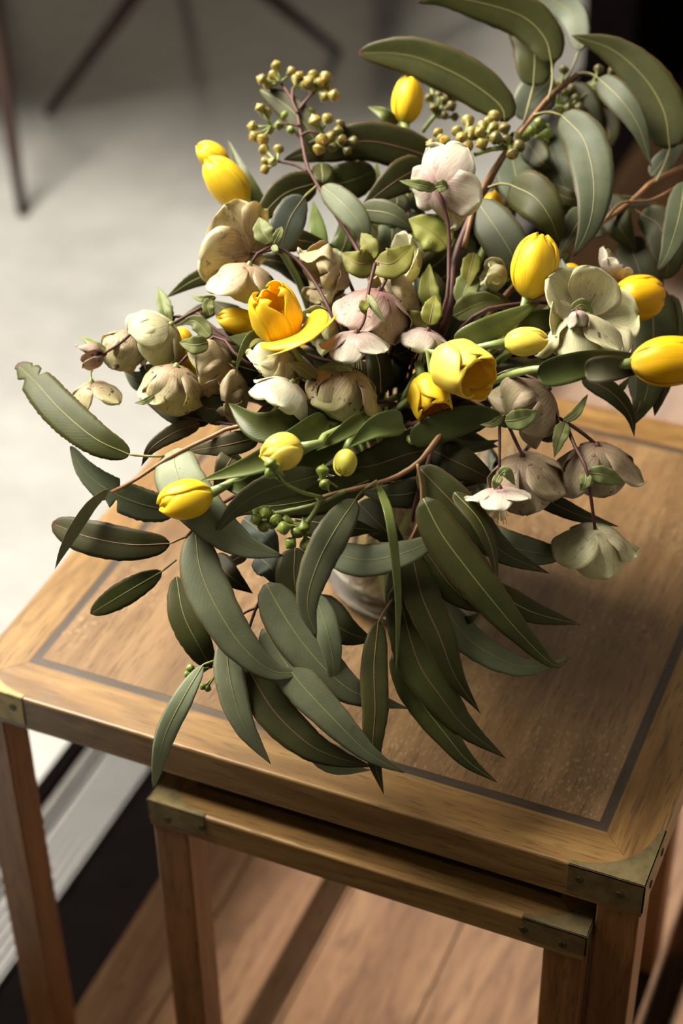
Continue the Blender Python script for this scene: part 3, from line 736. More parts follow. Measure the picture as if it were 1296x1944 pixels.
twig(B, [(490, 1152), (462, 1165), (446, 1185)], .0011, .0009, M_twigr, dz=.012)
twig(B, [(405, 1262), (408, 1280), (396, 1302)], .0010, .0008, M_twigg, dz=.0)
cluster(B, (396, 1268), [(362, 1268), (356, 1280), (372, 1280), (382, 1268)], 17, M_budg, M_twigg, dz=.006)
cluster(B, (400, 1290), [(385, 1303), (394, 1306)], 15, M_budg, M_twigg, dz=.004)

B = branch('eucalyptus branch drooping in front with fat green gumnuts and long grey-green leaves', (700, 920))
twig(B, [(850, 800), (822, 842), (800, 872), (758, 902), (700, 922), (645, 934), (600, 948)], .0034, .0018, M_twig, dz=-.006, vase=True, name='stem')
leaf(B, 'g', [(675, 948), (636, 1006), (602, 1072), (583, 1145), (600, 1212)], 33, dz=-.030, pet=[(715, 912), (690, 930)], prof=(.5, .6), bow=.006, ribm=M_rib, zl=[.02, 0, 0, 0, 0])
leaf(B, 't', [(717, 918), (738, 975), (750, 1060), (756, 1150), (752, 1276)], 9, dz=-.040, pet=[(713, 912)], rib=False, tilt=.5, prof=(.4, .7), zl=[.03, 0, 0, 0, 0])
leaf(B, 'g', [(624, 1048), (690, 1064), (760, 1052), (810, 1032), (860, 1009)], 33, dz=-.012, tilt=.3, twist=-.5, prof=(.32, .8))
leaf(B, 'g', [(606, 902), (555, 915), (497, 934), (446, 968), (404, 1018)], 27, dz=-.016, tilt=.55, prof=(.5, .9), pet=[(640, 925)])
leaf(B, 'o', [(700, 912), (620, 942), (540, 958), (470, 965), (425, 990)], 33, dz=.010)
leaf(B, 'd', [(840, 848), (775, 862), (700, 885), (600, 892)], 44, dz=.020)
leaf(B, 'g', [(815, 926), (755, 940), (680, 934)], 28, dz=.010, tilt=.3)
leaf(B, 'o', [(560, 985), (640, 998), (720, 1008)], 30, dz=.022)
leaf(B, 'd', [(680, 955), (730, 1005), (775, 1045)], 30, dz=.034)
leaf(B, 'b', [(462, 985), (505, 1020), (530, 1060)], 28, dz=.030, wav=.15)
leaf(B, 'b', [(488, 1055), (515, 1080), (530, 1118)], 28, dz=.022, wav=.15)
leaf(B, 'd', [(560, 1040), (560, 1110), (585, 1200), (610, 1260)], 36, dz=.016)
leaf(B, 'g', [(505, 1108), (545, 1178), (590, 1240), (650, 1300), (700, 1325), (778, 1346)], 44, dz=-.004, twist=-.3)
leaf(B, 'g', [(598, 1130), (622, 1200), (632, 1260), (634, 1318)], 25, dz=-.010, twist=.5, bow=.01)
leaf(B, 'd', [(590, 1140), (650, 1195), (712, 1218)], 37, dz=.020)
leaf(B, 'd', [(470, 1268), (520, 1350), (585, 1412), (640, 1438), (708, 1456)], 37, dz=.000, prof=(.4, .75))
leaf(B, 'g', [(500, 1192), (560, 1285), (630, 1362), (700, 1430), (768, 1468)], 36, dz=-.010, prof=(.42, .75))
leaf(B, 'l', [(590, 1435), (640, 1458), (706, 1462)], 14, dz=.004, bow=0)
for i, (r0, bl) in enumerate([((600, 948), []), ]): pass
twig(B, [(655, 932), (620, 950), (585, 962), (520, 976)], .0016, .0022, M_twigg, dz=-.012)
twig(B, [(608, 945), (598, 970), (580, 996)], .0018, .0022, M_twigg, dz=-.016)
cluster(B, (518, 970), [(492, 968), (487, 985), (505, 972), (500, 998), (515, 992), (523, 985)], 25, M_budg, M_twigg, dz=-.018)
cluster(B, (578, 995), [(545, 990), (565, 1008), (552, 1030), (582, 1032), (540, 1002), (576, 1000)], 27, M_budg, M_twigg, dz=-.022)
cluster(B, (540, 918), [(516, 898), (514, 880), (525, 892)], 27, M_budg, M_twigg, dz=-.078)
twig(B, [(610, 944), (575, 935), (540, 918)], .0016, .0014, M_twigg, dz=-.03, zs=[.015, -.02, -.048])
cluster(B, (618, 930), [(612, 896), (617, 920)], 25, M_budg, M_twigg, dz=-.024)

B = branch('spray of long dark eucalyptus leaves drooping over the table in front of the vase', (800, 900))
twig(B, [(830, 820), (822, 845), (805, 900), (790, 940), (782, 990)], .0030, .0014, M_twigr, dz=.002, vase=True, name='stem')
twig(B, [(792, 880), (800, 930), (796, 985), (775, 1035)], .0013, .0010, M_twig, dz=-.014)
twig(B, [(800, 960), (785, 1010), (768, 1035)], .0012, .0010, M_twigr, dz=-.012)
leaf(B, 'o', [(803, 946), (838, 1014), (888, 1082), (930, 1135), (985, 1200), (1050, 1262), (1080, 1250)], 40, dz=-.022, prof=(.40, .85), bow=.01)
leaf(B, 'd', [(795, 888), (850, 945), (905, 1002), (960, 1052), (1043, 1089)], 37, dz=-.008, twist=.5)
leaf(B, 'o', [(862, 935), (908, 985), (934, 1045), (945, 1120)], 16, dz=-.026, tilt=.7, twist=.5)
leaf(B, 'g', [(900, 1000), (975, 1040), (1070, 1056)], 29, dz=.012, prof=(.4, .55))
leaf(B, 'd', [(805, 1042), (858, 1115), (905, 1150), (925, 1162)], 32, dz=.004)
leaf(B, 'o', [(925, 1112), (1005, 1160), (1102, 1186)], 24, dz=.006, bow=.006)
leaf(B, 'g', [(833, 1140), (890, 1214), (960, 1256), (1010, 1266), (1084, 1248)], 28, dz=.014, tilt=.4)
leaf(B, 'd', [(870, 1180), (892, 1176), (912, 1162)], 8, dz=.02, rib=False)
leaf(B, 'd', [(782, 1050), (800, 1130), (834, 1208), (864, 1285), (912, 1355)], 35, dz=-.008, twist=-.4)
leaf(B, 'd', [(752, 1110), (791, 1250), (833, 1318), (884, 1382), (960, 1440)], 40, dz=.004, prof=(.45, .8))
leaf(B, 'o', [(748, 1240), (790, 1320), (847, 1396), (888, 1445), (944, 1486)], 29, dz=.008, prof=(.4, .8))
leaf(B, 'o', [(718, 1180), (710, 1265), (712, 1350), (708, 1430), (728, 1508)], 27, dz=-.006, pet=[(745, 1138), (730, 1160)], ribm=M_ribr, prof=(.5, .75))
leaf(B, 'd', [(745, 1080), (752, 1190), (758, 1295)], 18, dz=.012)
leaf(B, 'd', [(820, 855), (880, 884), (950, 918)], 34, dz=.012)
leaf(B, 'g', [(770, 820), (810, 830), (880, 850), (950, 835)], 20, dz=.05)
leaf(B, 'd', [(960, 900), (1040, 950), (1105, 980), (1175, 1000)], 20, dz=.045)
leaf(B, 'd', [(760, 1060), (790, 1075), (850, 1130)], 26, dz=.016)

B = branch('tall eucalyptus branch at the upper right, the highest leaves of the bouquet', (940, 320))
twig(B, [(850, 600), (862, 500), (890, 420), (938, 325), (985, 252), (1040, 190), (1095, 140)], .0044, .0024, M_twigr, dz=.02, vase=True, name='stem')
twig(B, [(880, 470), (905, 380), (950, 300), (1000, 235), (1050, 175), (1097, 140), (1122, 142)], .0022, .0014, M_twig, dz=.012)
leaf(B, 'o', [(958, 232), (949, 200), (883, 150), (800, 112), (741, 101), (680, 101)], 42, dz=.01, prof=(.42, .58), fold=.2)
leaf(B, 'o', [(1047, 121), (1035, 74), (994, 33), (923, 8), (842, -6), (792, 6)], 40, dz=-.01, pet=[(1040, 190), (1048, 155)], prof=(.42, .60), twist=.4)
leaf(B, 'o', [(1012, 163), (1014, 100), (995, 55), (960, 5)], 39, dz=.01, pet=[(992, 240), (1003, 200)], prof=(.4, .6))
leaf(B, 'p', [(1098, 97), (1096, 50), (1070, 12), (1000, -20)], 27, dz=.02, pet=[(1075, 150), (1088, 125)], tilt=.3, prof=(.5, .5))
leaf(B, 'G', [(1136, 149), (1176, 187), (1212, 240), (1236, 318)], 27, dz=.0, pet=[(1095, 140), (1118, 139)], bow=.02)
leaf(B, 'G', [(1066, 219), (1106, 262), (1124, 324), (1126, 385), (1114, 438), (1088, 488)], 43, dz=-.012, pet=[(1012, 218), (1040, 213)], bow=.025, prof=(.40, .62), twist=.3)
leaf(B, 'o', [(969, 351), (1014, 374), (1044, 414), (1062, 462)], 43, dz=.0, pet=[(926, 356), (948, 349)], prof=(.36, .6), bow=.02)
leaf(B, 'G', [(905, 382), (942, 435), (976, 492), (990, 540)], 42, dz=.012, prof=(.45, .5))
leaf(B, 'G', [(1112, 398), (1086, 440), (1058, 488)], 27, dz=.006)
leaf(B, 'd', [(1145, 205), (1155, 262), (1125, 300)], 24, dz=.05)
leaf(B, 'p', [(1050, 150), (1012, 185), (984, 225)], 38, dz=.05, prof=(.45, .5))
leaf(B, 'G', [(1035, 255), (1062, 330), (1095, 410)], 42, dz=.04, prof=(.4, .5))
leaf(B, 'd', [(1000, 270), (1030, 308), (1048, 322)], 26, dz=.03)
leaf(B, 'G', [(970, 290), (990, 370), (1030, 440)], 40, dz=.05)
leaf(B, 'd', [(1035, 355), (1085, 378), (1130, 372)], 18, dz=.04)
leaf(B, 'd', [(1085, 160), (1115, 230), (1128, 320)], 34, dz=.055)
leaf(B, 'd', [(1110, 160), (1150, 200), (1172, 250)], 22, dz=.065)
cluster(B, (965, 278), [(958, 245), (961, 268), (978, 263), (972, 291), (983, 278), (942, 262)], 26, M_budd, M_twigg, dz=-.006)
cluster(B, (925, 258), [(916, 240), (938, 222), (935, 242), (916, 272), (912, 252), (928, 232)], 26, M_bud, M_twigg, dz=-.008)
cluster(B, (882, 262), [(888, 230), (868, 250), (895, 252), (868, 276), (886, 276), (876, 262)], 25, M_bud, M_twigg, dz=-.006)
cluster(B, (842, 276), [(832, 253), (838, 264), (820, 274), (822, 286), (845, 268), (830, 280)], 21, M_bud, M_twigg, dz=-.004)
twig(B, [(985, 262), (965, 278), (925, 262), (882, 266), (842, 278)], .0022, .0014, M_twigg, dz=.002)
twig(B, [(960, 280), (930, 284), (900, 294)], .0024, .0018, M_twigg, dz=.0)
cluster(B, (828, 222), [(817, 159), (834, 167), (840, 157), (815, 187), (832, 182), (842, 192), (857, 187), (824, 207), (842, 220), (855, 202), (862, 222), (850, 175)], 20, M_budd, M_twigg, dz=.055)
twig(B, [(802, 250), (815, 232), (832, 212)], .0020, .0018, M_twigg, dz=.055)
cluster(B, (1110, 190), [(1136, 132), (1161, 137), (1167, 147), (1181, 152), (1131, 164), (1146, 160)], 19, M_budd, M_twigg, dz=.05)
cluster(B, (1055, 200), [(1070, 134), (1071, 177), (1098, 205), (1064, 160), (1085, 170), (1090, 188), (1078, 205), (1060, 212)], 22, M_budd, M_twigg, dz=.045)
cluster(B, (1040, 235), [(1024, 233), (1022, 263), (1024, 278), (996, 258), (1040, 253), (1010, 248), (1034, 268)], 22, M_budg, M_twigg, dz=.035)
twig(B, [(1140, 165), (1112, 180), (1088, 196)], .0018, .0016, M_twigg, dz=.045)

B = branch('eucalyptus branch at the right edge with one big dark leaf curving up and left', (1160, 410))
twig(B, [(1000, 520), (1060, 480), (1140, 424), (1195, 385), (1238, 345), (1300, 314)], .0034, .0018, M_twig, dz=.03, vase=True, name='stem')
twig(B, [(1150, 415), (1180, 385), (1235, 380), (1300, 345)], .0014, .0010, M_twig, dz=.02)
leaf(B, 'o', [(1271, 282), (1260, 212), (1222, 147), (1161, 94), (1084, 67)], 44, dz=.0, pet=[(1245, 345), (1262, 310)], prof=(.36, .66), fold=.15)
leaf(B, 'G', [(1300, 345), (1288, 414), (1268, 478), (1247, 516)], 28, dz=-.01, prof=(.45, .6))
leaf(B, 'd', [(1216, 405), (1252, 430), (1268, 485), (1262, 530)], 36, dz=.03, pet=[(1176, 396), (1196, 394)], prof=(.36, .5))
leaf(B, 'd', [(1150, 372), (1175, 430), (1210, 480)], 34, dz=.045)
leaf(B, 'd', [(1190, 450), (1215, 520), (1235, 600)], 42, dz=.055, prof=(.4, .5))
leaf(B, 'p', [(1236, 335), (1265, 300), (1300, 275)], 19, dz=.04)
leaf(B, 'p', [(1130, 385), (1180, 382), (1250, 385)], 12, dz=.06)
leaf(B, 'p', [(1100, 430), (1140, 440), (1170, 420)], 10, dz=.06)
leaf(B, 'd', [(1235, 540), (1240, 640), (1228, 740), (1205, 805)], 44, dz=.045, prof=(.4, .6))
leaf(B, 'd', [(1272, 560), (1262, 690), (1242, 790)], 30, dz=.04, prof=(.4, .6))
leaf(B, 'd', [(1210, 700), (1215, 760), (1195, 812)], 22, dz=.05)
leaf(B, 'd', [(1105, 715), (1160, 745), (1194, 785), (1204, 830)], 20, dz=.03)
leaf(B, 'd', [(1165, 745), (1180, 735), (1195, 715)], 7, dz=.03, rib=False)

B = branch('eucalyptus branch at the upper left, red-brown stem topped with ochre gumnuts', (602, 350))
ST = [(700, 520), (672, 462), (645, 420), (602, 350), (583, 315), (571, 254), (560, 200), (533, 157)]
twig(B, ST, .0030, .0012, M_twigr, dz=.02, vase=True, name='stem')
def c2(l): return [(340 + x / 2.592, 80 + y / 2.592) for x, y in l]
twig(B, c2([(590, 412), (540, 402), (480, 405)]), .0013, .0011, M_twigr, dz=.018)
twig(B, c2([(598, 460), (640, 440), (690, 450)]), .0013, .0011, M_twigr, dz=.018)
twig(B, c2([(590, 330), (630, 280), (675, 235)]), .0014, .0012, M_twigr, dz=.018)
twig(B, c2([(585, 350), (558, 290), (558, 225)]), .0014, .0011, M_twigr, dz=.018)
twig(B, c2([(630, 640), (570, 605), (490, 588)]), .0013, .0011, M_twigr, dz=.018)
cluster(B, c2([(500, 195)])[0], c2([(480, 120), (410, 185), (468, 165), (550, 145), (440, 205)]), 22, M_bud, M_twigg, dz=.016)
cluster(B, c2([(565, 225)])[0], c2([(590, 168), (612, 210), (575, 185)]), 21, M_bud, M_twigg, dz=.014)
cluster(B, c2([(675, 235)])[0], c2([(660, 165), (720, 175), (720, 215), (757, 262), (712, 265), (640, 195), (655, 225), (690, 200)]), 23, M_bud, M_twigg, dz=.016)
cluster(B, c2([(450, 410)])[0], c2([(400, 328), (428, 352), (365, 415), (446, 430), (375, 462), (412, 475)]), 23, M_bud, M_twigg, dz=.014)
cluster(B, c2([(585, 405)])[0], c2([(495, 410), (550, 432), (525, 362), (648, 345)]), 19, M_budg, M_twigg, dz=.03)
cluster(B, c2([(485, 585)])[0], c2([(420, 530), (488, 530), (460, 588), (425, 625), (425, 585)]), 21, M_bud, M_twigg, dz=.014)
cluster(B, c2([(695, 450)])[0], c2([(670, 390), (727, 380), (740, 465), (690, 520), (700, 480)]), 24, M_bud, M_twigg, dz=.012)
cluster(B, c2([(770, 485)])[0], c2([(790, 405), (782, 440), (755, 515), (825, 530), (852, 490), (770, 500), (800, 480)]), 22, M_budd, M_twigg, dz=.016)
leaf(B, 'o', [(494, 171), (545, 202), (587, 248), (606, 300)], 26, dz=.035, prof=(.6, .5))
leaf(B, 'd', [(830, 303), (760, 280), (690, 268), (610, 284), (538, 303)], 39, dz=.04, prof=(.42, .6))
leaf(B, 'o', [(602, 352), (655, 346), (712, 325)], 36, dz=.05, prof=(.4, .4))
leaf(B, 'd', [(805, 312), (745, 348), (683, 396)], 34, dz=.03)
leaf(B, 'b', [(577, 374), (550, 415), (530, 480)], 32, dz=.002, pet=[(602, 352), (590, 362)], prof=(.55, .5), tilt=.2)
leaf(B, 'o', [(600, 348), (545, 365), (505, 400), (472, 440)], 32, dz=.025, pet=[(602, 340)])
leaf(B, 'g', [(612, 354), (652, 388), (682, 424), (692, 462)], 27, dz=.006, prof=(.45, .55))
leaf(B, 'g', [(685, 398), (745, 408), (800, 448)], 24, dz=.02)
leaf(B, 'o', [(610, 310), (612, 340), (608, 365)], 20, dz=.03)
leaf(B, 'o', [(430, 515), (372, 530), (314, 566)], 17, dz=.05)
leaf(B, 'g', [(415, 580), (370, 598), (325, 622)], 16, dz=.06)
leaf(B, 'd', [(500, 450), (560, 455), (640, 470)], 26, dz=.03)
leaf(B, 'g', [(760, 330), (780, 370), (800, 410)], 30, dz=.07)
leaf(B, 'g', [(870, 395), (850, 430), (830, 470)], 26, dz=.05)
twig(B, [(775, 440), (774, 390), (772, 350)], .0016, .0014, M_twigr, dz=.05)

# filler foliage in the heart of the bouquet, mostly in shade between the flowers
def filler(label, pts, seed, cx, cy, rx, ry, k, kinds, z0, z1, hw=(22, 36)):
    rr = random.Random(seed); B = branch(label, pts[-1])
    twig(B, pts, .0030, .0012, M_twigr, dz=.06, vase=True, name='stem')
    for i in range(k):
        a = rr.uniform(0, 2 * PI); q = math.sqrt(rr.uniform(0.02, 1)); x = cx + rx * q * math.cos(a); y = cy + ry * q * math.sin(a)
        da = math.atan2(y - 760, (x - 740)) + rr.uniform(-0.7, 0.7); ln = rr.uniform(90, 160)
        x2 = x + math.cos(da) * ln; y2 = y + math.sin(da) * ln * 0.8; z = rr.uniform(z0, z1)
        mx_, my_ = (x + x2) / 2 - (y2 - y) * 0.12, (y + y2) / 2 + (x2 - x) * 0.12
        leaf(B, rr.choice(kinds), [(x, y), (mx_, my_), (x2, y2)], rr.uniform(*hw), dz=z, tilt=rr.uniform(-0.7, 0.7), seed=i + 1, n=14, cols=5)
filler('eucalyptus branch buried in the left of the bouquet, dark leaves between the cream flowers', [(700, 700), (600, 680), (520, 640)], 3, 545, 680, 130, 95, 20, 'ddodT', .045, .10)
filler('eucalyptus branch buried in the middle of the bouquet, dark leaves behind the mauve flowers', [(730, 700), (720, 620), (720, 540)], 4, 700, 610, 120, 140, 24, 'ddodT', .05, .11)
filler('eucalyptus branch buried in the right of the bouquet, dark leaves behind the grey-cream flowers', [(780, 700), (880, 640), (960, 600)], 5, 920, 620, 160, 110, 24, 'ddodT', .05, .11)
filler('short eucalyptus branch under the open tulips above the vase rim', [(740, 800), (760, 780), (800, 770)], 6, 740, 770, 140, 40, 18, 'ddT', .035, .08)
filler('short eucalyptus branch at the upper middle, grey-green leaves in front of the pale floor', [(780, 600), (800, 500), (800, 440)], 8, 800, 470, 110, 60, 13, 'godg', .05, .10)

# ------------------------------------------------------------------ tulips
tulip('yellow tulip at the far upper left, half hidden behind its neighbour', 432, 318, 373, 277, 52, 'y', .045, 5, 0, .2, [(470, 380), (520, 470)])
tulip('yellow tulip at the upper left in front of its twin, narrow leaf behind', 468, 390, 392, 305, 76, 'y', .030, 8, 0, .5, [(500, 430), (560, 520)],
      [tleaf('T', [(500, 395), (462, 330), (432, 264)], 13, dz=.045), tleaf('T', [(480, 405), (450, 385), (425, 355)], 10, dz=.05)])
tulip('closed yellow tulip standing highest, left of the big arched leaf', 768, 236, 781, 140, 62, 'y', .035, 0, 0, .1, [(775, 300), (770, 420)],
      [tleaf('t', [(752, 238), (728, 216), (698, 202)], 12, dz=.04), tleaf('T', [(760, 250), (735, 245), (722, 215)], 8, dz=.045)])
tulip('small golden tulip almost hidden behind the branch at upper right', 930, 425, 938, 362, 44, 'o', .05, 0, .1, .1, [(915, 480)])
tulip('large upright yellow tulip right of centre, catching the light', 1000, 566, 1028, 446, 92, 'y', -.022, 6, .12, .35, [(990, 590), (960, 640)])
tulip('yellow tulip whose petals peep out left of the grey-cream hellebore', 1100, 530, 1062, 512, 44, 'o', .01, 0, .1, .1, [(1080, 560), (1000, 620)])
tulip('open golden tulip facing right, behind the grey-cream hellebore', 1160, 575, 1262, 556, 92, 'o', -.004, 0, .42, .0, [(1110, 600), (1000, 650)])
tulip('large golden tulip cut off by the right edge of the picture', 1196, 690, 1350, 680, 98, 'o', -.125, 0, .12, .3, [(1130, 700), (1020, 700)],
      [tleaf('T', [(1020, 715), (1110, 692), (1215, 672)], 28, dz=-.09), tleaf('n', [(1110, 706), (1160, 700), (1230, 700)], 25, dz=-.11)], sdz=.05)
tulip('pale yellow tulip bud lying sideways, pointing right', 955, 652, 1040, 646, 58, 'p', -.032, 8, 0, .25, [(925, 658), (880, 668)])
tulip('open yellow tulip leaning right and down, larger of the pair right of centre', 832, 672, 905, 728, 112, 'p', -.040, 42, .80, .15, [(820, 700), (815, 740)])
tulip('open yellow tulip tucked under the larger one right of centre', 800, 715, 826, 790, 84, 'y', -.012, 34, .80, .5, [(800, 700)])
tulip('wide open yellow tulip left of centre with one petal dropped below it', 545, 650, 512, 560, 104, 'y', -.020, 38, .50, .4, [(560, 670), (600, 720)], drop=True)
tulip('yellow tulip bud pointing left, beside the wide open tulip', 490, 618, 410, 603, 52, 'y', .010, 4, 0, .3, [(520, 640), (580, 700)])
tulip('yellow tulip glimpsed between the cream hellebores at far left', 395, 700, 335, 668, 66, 'y', .035, 0, .15, .3, [(440, 720)])
tulip('tiny glimpse of a yellow tulip tip behind the cream hellebore at far left', 360, 660, 335, 622, 34, 'y', .045, 0, 0, .3, [(420, 700)])
tulip('yellow tulip at the lower left of centre, a gumnut hanging before it', 574, 850, 494, 866, 74, 'p', -.060, 15, 0, .2, [(620, 825), (680, 800)], sdz=.02)
tulip('yellow tulip lowest on the left, pointing left beneath a long green leaf', 404, 935, 302, 964, 78, 'y', -.026, 8, .06, .45, [(440, 915), (540, 860), (640, 810)],
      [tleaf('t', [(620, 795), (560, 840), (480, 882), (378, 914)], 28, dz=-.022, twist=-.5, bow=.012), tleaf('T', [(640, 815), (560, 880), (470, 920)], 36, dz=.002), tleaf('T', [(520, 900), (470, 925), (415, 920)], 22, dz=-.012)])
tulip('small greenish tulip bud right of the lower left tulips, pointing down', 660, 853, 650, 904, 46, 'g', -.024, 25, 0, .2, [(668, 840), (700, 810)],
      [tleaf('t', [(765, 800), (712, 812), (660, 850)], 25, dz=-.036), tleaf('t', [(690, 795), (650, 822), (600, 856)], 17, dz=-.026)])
T = thing('tulip', 'broad folded dark green tulip leaf under the white hellebores left of centre', 'tulip', P(500, 800), 'loose tulip leaves')
leaf(T, *tleaf('T', [(640, 780), (560, 805), (490, 810), (434, 766)], 36, dz=-.018, twist=1.2, fold=-.4)[:3], rib=False, dz=-.014, twist=.8, prof=(.3, .6), edge=.004, camber=-.35, fold=0, name='leaf')
leaf(T, 't', [(655, 815), (570, 815), (500, 815)], 22, dz=-.004, rib=False, prof=(.3, .6), edge=.004)
mb = MB(); mb.tube(spline([P(648, 790, -.01), P(700, 770, .02)] + to_vase(P(720, 770, .03)), 12), .003, 8); mb.build('stem', M_stem, T)
T = thing('tulip', 'green tulip leaf blade crossing right of centre beneath the upright tulip', 'tulip', P(930, 625), 'loose tulip leaves')
leaf(T, 't', [(862, 652), (930, 624), (1026, 573)], 25, dz=-.018, rib=False, prof=(.35, .7), edge=.004, twist=.4)
leaf(T, 'T', [(960, 640), (1030, 610), (1110, 600)], 24, dz=.004, rib=False, prof=(.35, .7), edge=.004)
mb = MB(); mb.tube(spline([P(864, 651, -.018), P(820, 680, .02)] + to_vase(P(790, 700, .03)), 12), .003, 8); mb.build('stem', M_stem, T)
T = thing('tulip', 'dark green tulip leaf below the pair of open tulips', 'tulip', P(850, 800), 'loose tulip leaves')
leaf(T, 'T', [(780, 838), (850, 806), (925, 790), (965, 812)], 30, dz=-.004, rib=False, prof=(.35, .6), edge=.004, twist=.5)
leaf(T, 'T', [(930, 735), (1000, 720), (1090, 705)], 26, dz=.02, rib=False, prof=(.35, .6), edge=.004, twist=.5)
mb = MB(); mb.tube(spline([P(782, 838, -.004)] + to_vase(P(775, 835, .03)), 12), .003, 8); mb.build('stem', M_stem, T)
T = thing('tulip', 'narrow bright green tulip leaf curling down left of centre', 'tulip', P(470, 660), 'loose tulip leaves')
leaf(T, 't', [(520, 640), (480, 636), (458, 670), (445, 716)], 8, dz=-.030, rib=False, tilt=.3, edge=.004)
leaf(T, 'T', [(530, 655), (480, 650), (432, 640)], 24, dz=.004, rib=False, edge=.004)
mb = MB(); mb.tube(spline([P(520, 640, -.03), P(545, 690, .02)] + to_vase(P(600, 720, .03)), 12), .003, 8); mb.build('stem', M_stem, T)
T = thing('tulip', 'upright tulip leaf and stem, bright green, behind the upper left branch', 'tulip', P(600, 420), 'loose tulip leaves')
leaf(T, 't', [(605, 520), (602, 440), (594, 380)], 20, dz=.05, rib=False, edge=.004)
leaf(T, 't', [(706, 470), (712, 390), (716, 300)], 15, dz=.065, rib=False, edge=.004)
mb = MB(); mb.tube(spline([P(605, 520, .05), P(606, 525, .055)] + to_vase(P(620, 560, .06)), 12), .003, 8); mb.build('stem', M_stem, T)

# ------------------------------------------------------------------ hellebores
H = hel('white hellebore at the top seen from behind on its dark mauve stem', (845, 450))
twig(H, [(842, 590), (852, 480), (848, 410), (826, 356)], .0026, .0015, M_helstem, dz=-.012, zs=[0, -.012, -.026, -.038], vase=True, name='stem')
hel_flower(H, 828, 352, 22, -42, 94, .70, 'k', dz=-.050, spin=.5, ruff=.10, wide=.98)
bract(H, 'h', [(828, 358), (800, 352), (757, 343)], 11, dz=-.054)
bract(H, 'h', [(826, 356), (842, 352), (852, 350)], 12, dz=-.056)
bract(H, 'y', [(850, 470), (820, 440), (775, 415)], 36, dz=.004)
H = hel('pair of cream hellebores on one arched stem at left under the two upper tulips', (500, 480))
twig(H, [(640, 620), (600, 540), (560, 490), (520, 468), (490, 480), (474, 504)], .0020, .0013, M_helstem, dz=-.02, vase=True, name='stem')
twig(H, [(530, 470), (500, 478), (475, 482)], .0013, .0013, M_helstem, dz=-.004)
hel_flower(H, 476, 484, 150, -25, 108, .62, 'c', dz=.004, spin=.1, wide=1.25, ruff=.09)
hel_flower(H, 473, 503, -104, -22, 92, .34, 'c', dz=-.024, spin=.6, wide=1.1)
bract(H, 'h', [(515, 462), (500, 440), (492, 412)], 20, dz=-.030)
bract(H, 'h', [(520, 462), (530, 442), (535, 430)], 9, dz=-.032)
bract(H, 'h', [(518, 466), (524, 476), (528, 484)], 7, dz=-.032)
H = hel('crumpled beige hellebore left of the mauve ones', (610, 520))
twig(H, [(690, 600), (665, 540), (648, 500)], .0020, .0014, M_helstem, dz=.008, vase=True, name='stem')
hel_flower(H, 648, 498, -150, 15, 92, .32, 'b', dz=-.002, spin=.5, ruff=.20, wide=1.1)
hel_flower(H, 640, 560, -140, 10, 70, .30, 'b', dz=.03, spin=.2, ruff=.12)
bract(H, 'h', [(650, 510), (640, 490), (620, 470)], 14, dz=.02)
H = hel('mauve speckled hellebore under two yellow-green bracts, a small white one below it', (712, 520))
twig(H, [(760, 600), (735, 540), (716, 498)], .0018, .0018, M_helstem, dz=.004, vase=True, name='stem')
twig(H, [(714, 500), (734, 520), (722, 552)], .0016, .0014, M_helstem, dz=-.030)
twig(H, [(712, 500), (702, 540), (696, 575), (690, 610), (677, 632)], .0015, .0012, M_helstem, dz=-.052)
hel_flower(H, 720, 552, -104, -18, 112, .42, 'm', dz=-.030, spin=.15, wide=1.05)
hel_flower(H, 677, 632, -92, -22, 74, .66, 'k', dz=-.052, spin=.75, stam=.95, ruff=.05)
bract(H, 'y', [(711, 496), (680, 500), (648, 480)], 27, dz=-.022)
bract(H, 'y', [(712, 496), (745, 500), (786, 464)], 30, dz=-.030, tilt=.3)
bract(H, 'y', [(706, 494), (700, 465), (685, 442)], 18, dz=-.012)
bract(H, 'y', [(694, 572), (690, 585), (693, 598)], 11, dz=-.062, rib=False)
bract(H, 'h', [(698, 560), (712, 585), (732, 615)], 8, dz=-.058)
H = hel('half open white and mauve hellebore above the pair of open tulips', (812, 615))
twig(H, [(830, 640), (822, 625), (812, 632)], .0015, .0013, M_helstem, dz=-.012, vase=True, name='stem')
hel_flower(H, 812, 628, -105, -18, 70, .62, 'k', dz=-.022, spin=.2, stam=.95)
bract(H, 'y', [(814, 618), (820, 588), (826, 560)], 20, dz=-.026)
bract(H, 'y', [(830, 600), (812, 550), (815, 500)], 20, dz=-.004)
bract(H, 'y', [(815, 616), (780, 602), (762, 590)], 16, dz=-.008)
bract(H, 'h', [(860, 600), (915, 575), (960, 575)], 26, dz=.006)
H = hel('green-cream hellebore behind a white one left of centre', (545, 670))
twig(H, [(620, 740), (590, 690), (545, 664)], .0020, .0014, M_helstem, dz=.0, vase=True, name='stem')
hel_flower(H, 546, 664, -135, -15, 88, .35, 'g', dz=-.012, spin=.3, wide=1.15)
twig(H, [(600, 722), (575, 716), (552, 728)], .0012, .0012, M_helstem, dz=-.030)
hel_flower(H, 554, 726, -120, -12, 88, .52, 'w', dz=-.036, spin=.15, stam=.85, wide=.95)
bract(H, 'h', [(600, 720), (575, 700), (545, 690)], 14, dz=-.030)
H = hel('speckled green-beige hellebore hanging at the centre, below the small white one', (640, 720))
twig(H, [(690, 760), (682, 720), (664, 702)], .0020, .0014, M_helstem, dz=.0, vase=True, name='stem')
hel_flower(H, 662, 702, -108, -24, 110, .32, 's', dz=-.032, spin=.45, wide=1.1)
bract(H, 'h', [(664, 700), (640, 695), (600, 700)], 10, dz=-.042)
H = hel('cream hellebore stem at the far left with drooping flowers and a pointed mauve bud', (300, 640))
twig(H, [(560, 690), (450, 650), (400, 618), (370, 590)], .0022, .0014, M_helstem, dz=.03, vase=True, name='stem')
